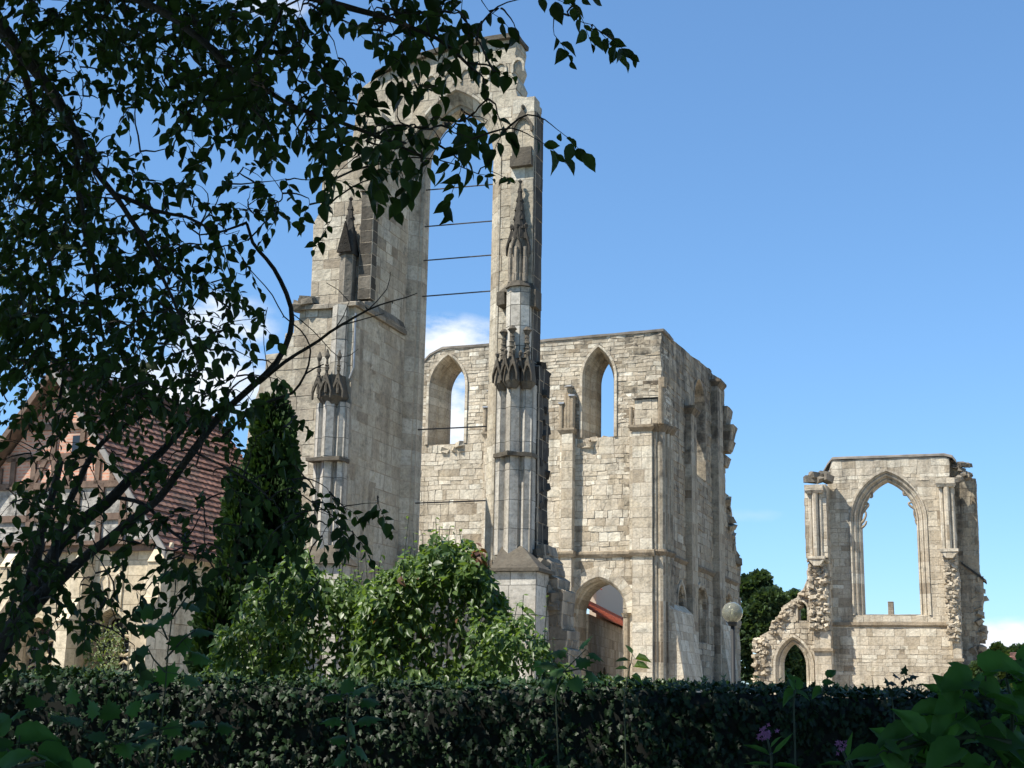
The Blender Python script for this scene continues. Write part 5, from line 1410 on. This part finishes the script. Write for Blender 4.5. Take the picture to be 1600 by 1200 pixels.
def crown_mass(T, c, r, n, size, seed):
    """the unseen rest of the crown, some of it massed to shade the foreground"""
    rng = random.Random(seed); O = Vector(T.location); pos = []; di = []; up = []; sz = []; tn = []
    while len(pos) < n:
        p = Vector((rng.gauss(0, .5), rng.gauss(0, .5), rng.gauss(0, .5)))
        if p.length > 1: continue
        p = Vector((c[0] + p.x * r[0], c[1] + p.y * r[1], c[2] + p.z * r[2]))
        s = project(p)
        if s is not None and -70 < s[0] < 1670 and -60 < s[1] < 1260: continue
        if (p - EYE).length < 1.6: continue
        if noise.noise(p * .9) < -.28: continue
        pos.append(tuple(p - O)); di.append(tuple(Vector((rng.gauss(0, 1), rng.gauss(0, 1), -.5)))); up.append((rng.gauss(0, .5), rng.gauss(0, .5), 1)); sz.append(size * rng.uniform(.7, 1.3)); tn.append(rng.random())
    leaves('outer_crown', M_elm, T, 'small', pos, di, up, sz, tn)

def build_trees():
    rng = random.Random(77)
    # A: big tree, trunk just left of the view
    A = thing('overhanging_tree', 'large broadleaf tree whose dark drooping branches hang in from the top left', 'tree', (-4.6, 6.4, 0))
    bm = bmesh.new(); tube(bm, [Vector((0, 0, -.1)), Vector((.05, 0, 1.2)), Vector((-.05, .1, 3.0)), Vector((.1, -.1, 5.2)), Vector((.2, -.4, 8.5)), Vector((.6, -.8, 11))], [.34, .27, .23, .19, .12, .04], 12)
    for q in ((.05, 0, 5.0, 3.2, -1.2, 6.6), (.1, -.1, 6.0, 4.2, .6, 8.6), (0, 0, 5.5, -2.2, -1, 8), (.1, -.1, 7, 1.2, -3.5, 9.5), (.1, -.1, 5.6, 4.6, -2.4, 6.9)):
        tube(bm, [Vector(q[:3]), Vector(((q[0] + q[3]) / 2, (q[1] + q[4]) / 2, (q[2] + q[5]) / 2 + .3)), Vector(q[3:])], [.10, .06, .02], 8)
    obj('trunk', bm, M_bark, A, True)
    limbs = [
        [(-120, -120, 6.2, 20), (-40, -20, 6.2, 16), (10, 55, 6.1, 13), (62, 118, 6.0, 11), (100, 178, 5.9, 9), (130, 235, 5.8, 7), (175, 300, 5.8, 5), (225, 372, 5.7, 4), (262, 450, 5.7, 3), (300, 540, 5.6, 2)],
        [(18, 66, 6.1, 8), (38, 120, 6.2, 7), (62, 190, 6.3, 5), (98, 248, 6.3, 4.5), (122, 300, 6.3, 4), (135, 372, 6.3, 3.5), (150, 440, 6.3, 3), (165, 540, 6.3, 2)],
        [(58, 190, 6.3, 5), (58, 270, 6.5, 4.5), (66, 340, 6.6, 4.5), (80, 420, 6.6, 4), (96, 500, 6.7, 3.5), (98, 570, 6.7, 3), (92, 640, 6.7, 2.5)],
        [(122, 228, 5.9, 5), (124, 290, 5.9, 4), (132, 350, 5.9, 3.5), (150, 430, 5.9, 3)],
        [(60, -80, 5.2, 11), (150, -30, 5.1, 9), (240, 10, 5.0, 7), (310, 60, 4.9, 6), (360, 105, 4.8, 5), (450, 160, 4.7, 4), (560, 200, 4.7, 3.2), (660, 245, 4.6, 2.4)],
        [(300, -60, 4.8, 8), (400, -25, 4.8, 7), (500, 0, 4.7, 6), (590, 25, 4.7, 5), (680, 60, 4.6, 3.5), (740, 110, 4.6, 2)],
        [(500, -70, 4.9, 6), (640, -40, 4.8, 5), (760, -28, 4.8, 4), (850, -20, 4.8, 2.5), (880, -8, 4.8, 1.5)],
        [(180, 305, 5.8, 4), (240, 330, 5.8, 3.4), (290, 340, 5.8, 2.6), (330, 360, 5.8, 2)],
    ]
    def per(v, x, y):
        s = 1.0 if x >= 380 and y < 280 else (1.45 if x >= 200 else 1.9)
        return {0: 0, 1: .12, 2: .3, 3: .5, 4: .75, 5: 1.05, 6: 1.4, 7: 1.8, 8: 2.4, 9: 3.3}[v] * s * 1.85
    def dfun(px, py, r):
        base = 4.75 if (px > 380 and py < 280) else (6.2 - .9 * min(1, px / 380.0) if py < 280 else 6.3 - .4 * min(1, px / 350.0))
        return base + r.gauss(0, .28)
    spr = spray_points(DENS, rng, per, dfun)
    grow(A, limbs, spr, .076, 1)
    crown_mass(A, (-3.6, 3.2, 8.6), (6.5, 6.5, 3.6), 26000, .2, 5)
    crown_mass(A, (.5, 8.2, 10.4), (5.0, 3.2, 2.5), 14000, .24, 9)  # unseen crown extension, placed to shade the right of the hedge
    crown_mass(A, (-1.5, -1.8, 7.6), (9.5, 8.0, 4.2), 26000, .26, 8)  # unseen crown widened overhead and behind the camera to darken leaves and hedge
    # B: smaller leaved tree further back at the left
    B = thing('background_tree', 'finer leaved tree further back at the left edge, behind the nearer branches', 'tree', (-7.6, 14.5, 0))
    bm = bmesh.new(); tube(bm, [Vector((0, 0, -.1)), Vector((.1, 0, 2.5)), Vector((.0, .1, 5)), Vector((.3, 0, 8))], [.2, .16, .1, .03], 10); obj('trunk', bm, M_bark, B, True)
    limbs = [[(-150, 620, 14.2, 9), (-60, 560, 14, 7), (10, 500, 13.8, 5), (60, 430, 13.6, 3), (100, 380, 13.5, 2)], [(-120, 480, 14.4, 8), (-20, 420, 14.2, 5), (40, 350, 14, 3), (70, 280, 14, 2)], [(-60, 560, 14, 6), (20, 560, 13.6, 4), (70, 590, 13.4, 2.5)], [(-150, 300, 14.4, 6), (-40, 200, 14.2, 4), (20, 110, 14, 2)]]
    spr = []
    for i in range(420):
        x = rng.uniform(-120, 120) ; y = rng.uniform(90, 620)
        if x > 100 - abs(y - 420) * .18 + rng.uniform(-20, 20): continue
        spr.append(at(x, y, 13.8 + rng.gauss(0, .5)))
    grow(B, limbs, spr, .085, 2, (5, 8))
    crown_mass(B, (-9.2, 14, 6), (3.0, 3.2, 3.5), 5000, .16, 6)
    # C: limbs rising from the lower left
    D_ = thing('leaning_tree', 'dark leaning tree whose bare limbs rise from the lower left and curve upward', 'tree', (-3.9, 6.2, 0))
    O = Vector(D_.location)
    e0 = at(-60, 1105, 6.6) - O
    bm = bmesh.new(); tube(bm, [Vector((0, 0, -.1)), Vector((.15, .05, .5)), e0], [.17, .12, 24 / FPX * 6.6], 10); obj('trunk', bm, M_bark, D_, True)
    limbs = [
        [(-60, 1105, 6.6, 24), (0, 1008, 6.6, 17), (48, 950, 6.6, 14), (92, 905, 6.6, 10), (140, 868, 6.6, 8), (215, 805, 6.5, 7), (262, 758, 6.5, 6.5), (300, 705, 6.4, 6.5), (340, 655, 6.4, 6), (390, 608, 6.3, 5.5), (432, 565, 6.3, 5), (454, 520, 6.3, 4.5), (456, 480, 6.3, 4), (438, 438, 6.3, 3.8), (415, 405, 6.3, 3.4), (396, 380, 6.3, 3), (386, 350, 6.3, 2.6)],
        [(20, 985, 6.6, 12), (50, 930, 6.7, 11), (90, 855, 6.7, 10), (120, 822, 6.7, 10), (165, 785, 6.7, 9.5), (200, 750, 6.7, 8), (250, 708, 6.7, 6.5), (290, 668, 6.7, 4.5), (312, 640, 6.7, 3)],
        [(86, 905, 6.6, 8), (84, 860, 6.6, 6.5), (100, 800, 6.6, 6), (122, 755, 6.6, 5.5), (145, 710, 6.6, 4.5), (180, 672, 6.6, 3.5), (240, 640, 6.6, 2.5)],
        [(40, 960, 6.8, 10), (62, 840, 6.8, 8), (82, 770, 6.8, 6), (95, 720, 6.8, 5)],
        [(403, 600, 6.3, 3.4), (445, 565, 6.2, 3), (500, 531, 6.2, 2.6), (534, 509, 6.1, 2.2), (575, 484, 6.1, 1.6), (612, 470, 6.1, 1.1), (652, 458, 6.1, .7)],
        [(340, 690, 6.4, 3), (400, 637, 6.3, 2.6), (456, 615, 6.3, 2.2), (478, 585, 6.2, 1.8), (483, 560, 6.2, 1.6), (483, 540, 6.2, 1.3), (470, 515, 6.2, 1.2), (445, 495, 6.2, 1.1), (425, 462, 6.2, 1), (400, 435, 6.2, .9), (378, 408, 6.2, .8)],
        [(478, 585, 6.2, 1.6), (506, 569, 6.2, 1.0)],
        [(386, 350, 6.3, 2.6), (350, 362, 6.3, 1.8), (312, 367, 6.3, 1.2)],
        [(180, 775, 6.7, 3.4), (225, 788, 6.6, 3), (260, 822, 6.6, 2.6), (292, 848, 6.5, 2)],
        [(534, 509, 6.1, 1.2), (566, 500, 6.1, .9), (600, 490, 6.1, .6)], [(575, 484, 6.1, 1.0), (604, 452, 6.1, .7), (610, 425, 6.1, .5)],
        [(525, 515, 6.1, 1.0), (546, 470, 6.1, .7), (510, 442, 6.1, .5)], [(430, 640, 6.3, .8), (415, 560, 6.3, .7), (412, 520, 6.3, .6), (418, 480, 6.3, .5)],
        [(456, 487, 6.2, .9), (490, 515, 6.2, .8), (530, 560, 6.2, .6), (560, 545, 6.2, .4)],
        [(420, 780, 5.9, 1.6), (452, 762, 5.9, 1.2), (500, 790, 5.9, 1.0), (540, 822, 5.9, .8)], [(300, 700, 6.2, 2), (380, 745, 6.0, 1.8), (420, 780, 5.9, 1.6)],
    ]
    def perl(v, x, y): return {0: 0, 1: .12, 2: .3, 3: .5, 4: .75, 5: 1.05, 6: 1.4, 7: 1.8, 8: 2.3, 9: 3.2}[v] * 2.1
    spr = spray_points(LOWD, rng, perl, lambda px, py, r: 6.4 + r.gauss(0, .22))
    for x, y in ((384, 345), (400, 335), (418, 322), (430, 310), (372, 322), (300, 330), (290, 345), (345, 330), (430, 335), (395, 300), (410, 290), (280, 300), (262, 300), (350, 345)): spr.append(at(x, y - 6, 6.3))
    for x, y in ((505, 795), (515, 815), (535, 832), (545, 850), (475, 755), (465, 790), (488, 770), (455, 735), (490, 820), (550, 840), (470, 815)): spr.append(at(x, y - 10, 5.9))
    grow(D_, limbs, spr, .078, 3, (4, 8))
build_trees()

# ------------------------------------------------------------------ foreground plants
def plant(name, label, cat, base, stems, lv, kind, mat, seed, group=None, dist=3.0, flowers=None):
    """stems: pixel polylines ; lv: (px, py, length_px, direction_deg in the view)"""
    rng = random.Random(seed); b = at(base[0], base[1], dist); T = thing(name, label, cat, (b.x, b.y, 0), 0, group); O = Vector(T.location)
    bm = bmesh.new(); foot = Vector((0, 0, 0))
    wood = []
    for i, S in enumerate(stems):
        pts = [at(x, y, dist + rng.uniform(-.03, .03)) - O for x, y in S]
        if i == 0: pts = [foot] + pts
        tube(bm, pts, [.006 * (1 - .6 * k / len(pts)) for k in range(len(pts))], 6); wood += pts
    pos = []; di = []; up = []; sz = []; tn = []
    for (x, y, L, a) in lv:
        dd = dist + rng.uniform(-.12, .12); p = at(x, y, dd) - O; q = at(x + math.cos(rad(a)) * 10, y - math.sin(rad(a)) * 10, dd) - O
        d = (q - p).normalized() + Vector((0, rng.uniform(-.5, .3), rng.uniform(-.2, .1))); pos.append(tuple(p)); di.append(tuple(d)); up.append((rng.uniform(-.35, .35), rng.uniform(-.8, -.2), .9)); sz.append(L / FPX * dd); tn.append(rng.random())
        near = min(wood, key=lambda w_: (w_ - p).length)
        if (near - p).length < .5: tube(bm, [near, near.lerp(p, .5) + Vector((0, 0, .006)), p], .0018, 4)
    obj('stem', bm, M_stem, T)
    leaves('foliage', mat, T, kind, pos, di, up, sz, tn)
    if flowers:
        fp = []; fd = []; fu = []; fs = []; ft = []
        for (x, y, r, n) in flowers:
            for i in range(n):
                p = at(x + rng.gauss(0, r * .5), y + rng.gauss(0, r * .45), dist + rng.uniform(-.05, .05)) - O
                a = rng.uniform(0, 6.28)
                for k in range(4):
                    an = a + k * math.pi / 2; fp.append(tuple(p)); fd.append((math.cos(an), -.3, math.sin(an))); fu.append((0, -1, .2)); fs.append(.009); ft.append(rng.random())
        leaves('blossom', M_petal, T, 'small', fp, fd, fu, fs, ft)
    return T
rg = random.Random(15)
# maple seedling in front of the cloister wall
plant('maple_sapling', 'slender maple sapling with lobed leaves rising above the hedge left of the conifers', 'sapling', (255, 1150), [[(240, 1215), (250, 1150), (258, 1080), (262, 1020), (268, 970), (274, 920), (277, 880)], [(258, 1030), (285, 1000), (305, 985)], [(262, 1000), (245, 960), (238, 940)], [(266, 970), (290, 935), (300, 928)], [(258, 1050), (240, 1030), (232, 1015)]],
      [(272, 895, 34, 200), (282, 890, 34, -20), (240, 948, 40, 195), (285, 942, 42, -10), (268, 960, 36, 210), (300, 985, 42, 5), (280, 992, 38, -60), (246, 985, 40, 160), (232, 1015, 36, 190), (300, 1022, 38, -15), (262, 1040, 36, -80), (235, 1060, 34, 200), (288, 1058, 34, -25), (250, 1085, 32, 170), (262, 1130, 32, -30), (236, 1140, 34, 190), (225, 1170, 34, 150), (270, 1175, 36, 20)], 'maple', M_maple, 1, 'maple seedlings in front of the hedge', 7.5)
plant('maple_sapling', 'small maple seedling with bright lobed leaves against the dark ivy in the middle', 'sapling', (548, 1180), [[(548, 1215), (545, 1160), (542, 1120), (545, 1085)]],
      [(535, 1088, 36, 175), (550, 1082, 36, 20), (540, 1085, 30, 80), (565, 1095, 34, 0), (532, 1122, 34, 180), (560, 1124, 44, 10), (548, 1128, 30, -60), (540, 1155, 30, 170), (556, 1165, 34, -30), (540, 1180, 30, 215)], 'maple', M_maple, 2, 'maple seedlings in front of the hedge', 6.0)
plant('maple_sapling', 'low maple seedling half lost in the ivy at the lower left', 'sapling', (200, 1190), [[(190, 1215), (195, 1170), (200, 1130)], [(195, 1170), (160, 1150), (130, 1140)], [(197, 1160), (250, 1140)]],
      [(130, 1130, 32, 160), (150, 1120, 32, 100), (175, 1125, 34, 90), (200, 1118, 32, 60), (215, 1130, 34, 0), (165, 1150, 34, 190), (190, 1160, 32, -40), (100, 1130, 30, 150), (60, 1105, 34, 130), (40, 1110, 32, 190), (110, 1100, 30, 80), (225, 1160, 34, -10), (340, 1135, 30, 0), (320, 1130, 28, 170)], 'maple', M_maple, 3, 'maple seedlings in front of the hedge', 6.5)
plant('maple_sapling', 'maple shoot with pale leaves standing on the hedge in front of the arched doorway', 'sapling', (890, 1060), [[(868, 1085), (880, 1050), (900, 1030), (915, 1015)], [(880, 1050), (905, 1045), (925, 1050)]],
      [(885, 1020, 28, 160), (905, 1012, 30, 40), (920, 1020, 28, -10), (900, 1035, 30, 0), (880, 1048, 28, 190), (915, 1050, 30, -20), (865, 1040, 26, 170), (850, 1050, 26, 120), (895, 1060, 28, -60), (870, 1068, 28, 200)], 'maple', M_maple, 4, 'maple seedlings in front of the hedge', 9.5)
plant('young_shoot', 'single upright shoot with pointed leaves over the hedge in front of the block corner', 'shoot', (985, 1080), [[(975, 1090), (980, 1060), (986, 1035), (988, 1022)]], [(988, 1022, 18, 110), (992, 1030, 24, 10), (984, 1032, 22, 170), (990, 1042, 24, 5), (982, 1045, 22, 185), (986, 1056, 22, -10), (978, 1060, 22, 190)], 'small', M_shrub, 5, None, 10.5)
plant('young_shoot', 'broad pale green leaf pair on a shoot over the hedge below the small pointed doorway', 'shoot', (1242, 1090), [[(1240, 1100), (1242, 1075), (1243, 1062)], [(1285, 1085), (1290, 1065), (1296, 1052)]], [(1243, 1076, 26, 100), (1240, 1082, 24, 200), (1245, 1082, 22, -20), (1288, 1070, 18, 20), (1284, 1078, 18, 200), (1296, 1058, 18, 60)], 'heart', M_maple, 6, None, 8.0)
plant('ivy_runner', 'dark ivy runner standing up from the hedge under the broad window of the right ruin', 'ivy shoot', (1412, 1090), [[(1395, 1100), (1392, 1080), (1385, 1068)], [(1400, 1090), (1415, 1065), (1412, 1056)], [(1405, 1085), (1425, 1070), (1440, 1080)]],
      [(1404, 1062, 16, 150), (1412, 1055, 16, 80), (1420, 1058, 16, 0), (1424, 1062, 15, 200), (1398, 1068, 15, 180), (1408, 1070, 16, 40), (1388, 1072, 15, 120), (1432, 1072, 12, 20), (1416, 1076, 16, -20), (1400, 1080, 16, 200), (1385, 1084, 15, 180), (1394, 1088, 15, 90)], 'ivy', M_ivy, 7, None, 11.0)
# big leaved plants at the lower corners
lv = []
for (x, y, L, a) in ((1540, 1052, 80, 35), (1520, 1062, 70, 175), (1575, 1045, 60, 10), (1590, 1070, 70, -20), (1540, 1085, 80, -10), (1500, 1090, 60, 200), (1470, 1115, 70, 175), (1510, 1115, 85, 185), (1560, 1110, 80, 10), (1420, 1150, 70, 180), (1450, 1160, 80, 200), (1480, 1150, 85, 160), (1530, 1145, 90, -10), (1500, 1170, 80, 190), (1560, 1165, 80, -20), (1410, 1185, 80, 190), (1440, 1190, 70, 150), (1370, 1180, 60, 170), (1590, 1130, 80, 30), (1580, 1190, 90, 0), (1545, 1195, 70, 210), (1475, 1195, 80, -30), (1505, 1050, 34, 140), (1595, 1030, 50, 60), (1390, 1160, 45, 120), (1600, 1100, 60, 180), (1560, 1075, 60, 160)):
    lv.append((x, y, L * .78, a))
for i in range(34):
    x = rg.uniform(1380, 1610); y = rg.uniform(1040 + max(0, 1540 - x) * .75, 1200); lv.append((x, y, rg.uniform(26, 52), rg.uniform(0, 360)))
plant('broad_leaved_plant', 'large heart-leaved plant filling the lower right corner, close to the camera', 'plant', (1560, 1190), [[(1575, 1215), (1580, 1160), (1582, 1100), (1572, 1060)], [(1580, 1160), (1520, 1150), (1450, 1160), (1390, 1175)], [(1582, 1110), (1540, 1090), (1500, 1095)], [(1575, 1200), (1500, 1195), (1430, 1195)]], lv, 'heart', M_dark, 8, None, 3.0)
plant('broad_leaved_plant', 'large dark leaves in deep shade filling the lower left corner', 'plant', (30, 1195), [[(20, 1230), (25, 1190), (30, 1150)], [(25, 1200), (80, 1190)]],
      [(10, 1170, 60, 160), (30, 1160, 55, 20), (60, 1180, 65, -10), (20, 1190, 70, 180), (70, 1198, 60, 0), (-5, 1150, 50, 100), (110, 1204, 50, -20), (50, 1205, 60, -80), (0, 1200, 60, 30)], 'heart', M_dark, 9, None, 2.6)
GF = 'pink flowered plants in front of the hedge'
plant('pink_flower', 'pink flower spike with long pointed leaves, leftmost of the pink flowers', 'flower', (1200, 1200), [[(1205, 1215), (1205, 1180), (1198, 1150)]], [(1203, 1180, 42, 145), (1207, 1178, 44, 40), (1205, 1195, 40, 170), (1207, 1196, 44, 15), (1204, 1168, 26, 70)], 'lance', M_maple, 10, GF, 5.0, [(1195, 1146, 13, 26)])
plant('pink_flower', 'small faint pink flower low on the hedge, between the other two pink flowers', 'flower', (1320, 1200), [[(1330, 1215), (1322, 1185), (1312, 1165)]], [(1325, 1185, 40, 95), (1328, 1190, 44, 70), (1322, 1195, 40, 170), (1332, 1196, 40, 20)], 'lance', M_maple, 11, GF, 5.0, [(1312, 1162, 10, 12)])
plant('pink_flower', 'pale pink flower beside the large heart-shaped leaves, rightmost of the pink flowers', 'flower', (1397, 1180), [[(1400, 1215), (1400, 1170), (1398, 1140)]], [(1400, 1170, 36, 150), (1402, 1168, 36, 30), (1398, 1190, 36, 200)], 'lance', M_maple, 12, GF, 5.0, [(1398, 1136, 10, 14)])
plant('grass_blades', 'upright narrow green blades at the bottom edge right of the middle', 'plant', (825, 1200), [[(830, 1215), (828, 1195)]], [(828, 1205, 30, 100), (832, 1205, 34, 70), (835, 1208, 30, 40), (822, 1208, 26, 140)], 'lance', M_maple, 13, None, 4.5)
print('objects', len(bpy.data.objects), 'verts', sum(len(m.vertices) for m in bpy.data.meshes))
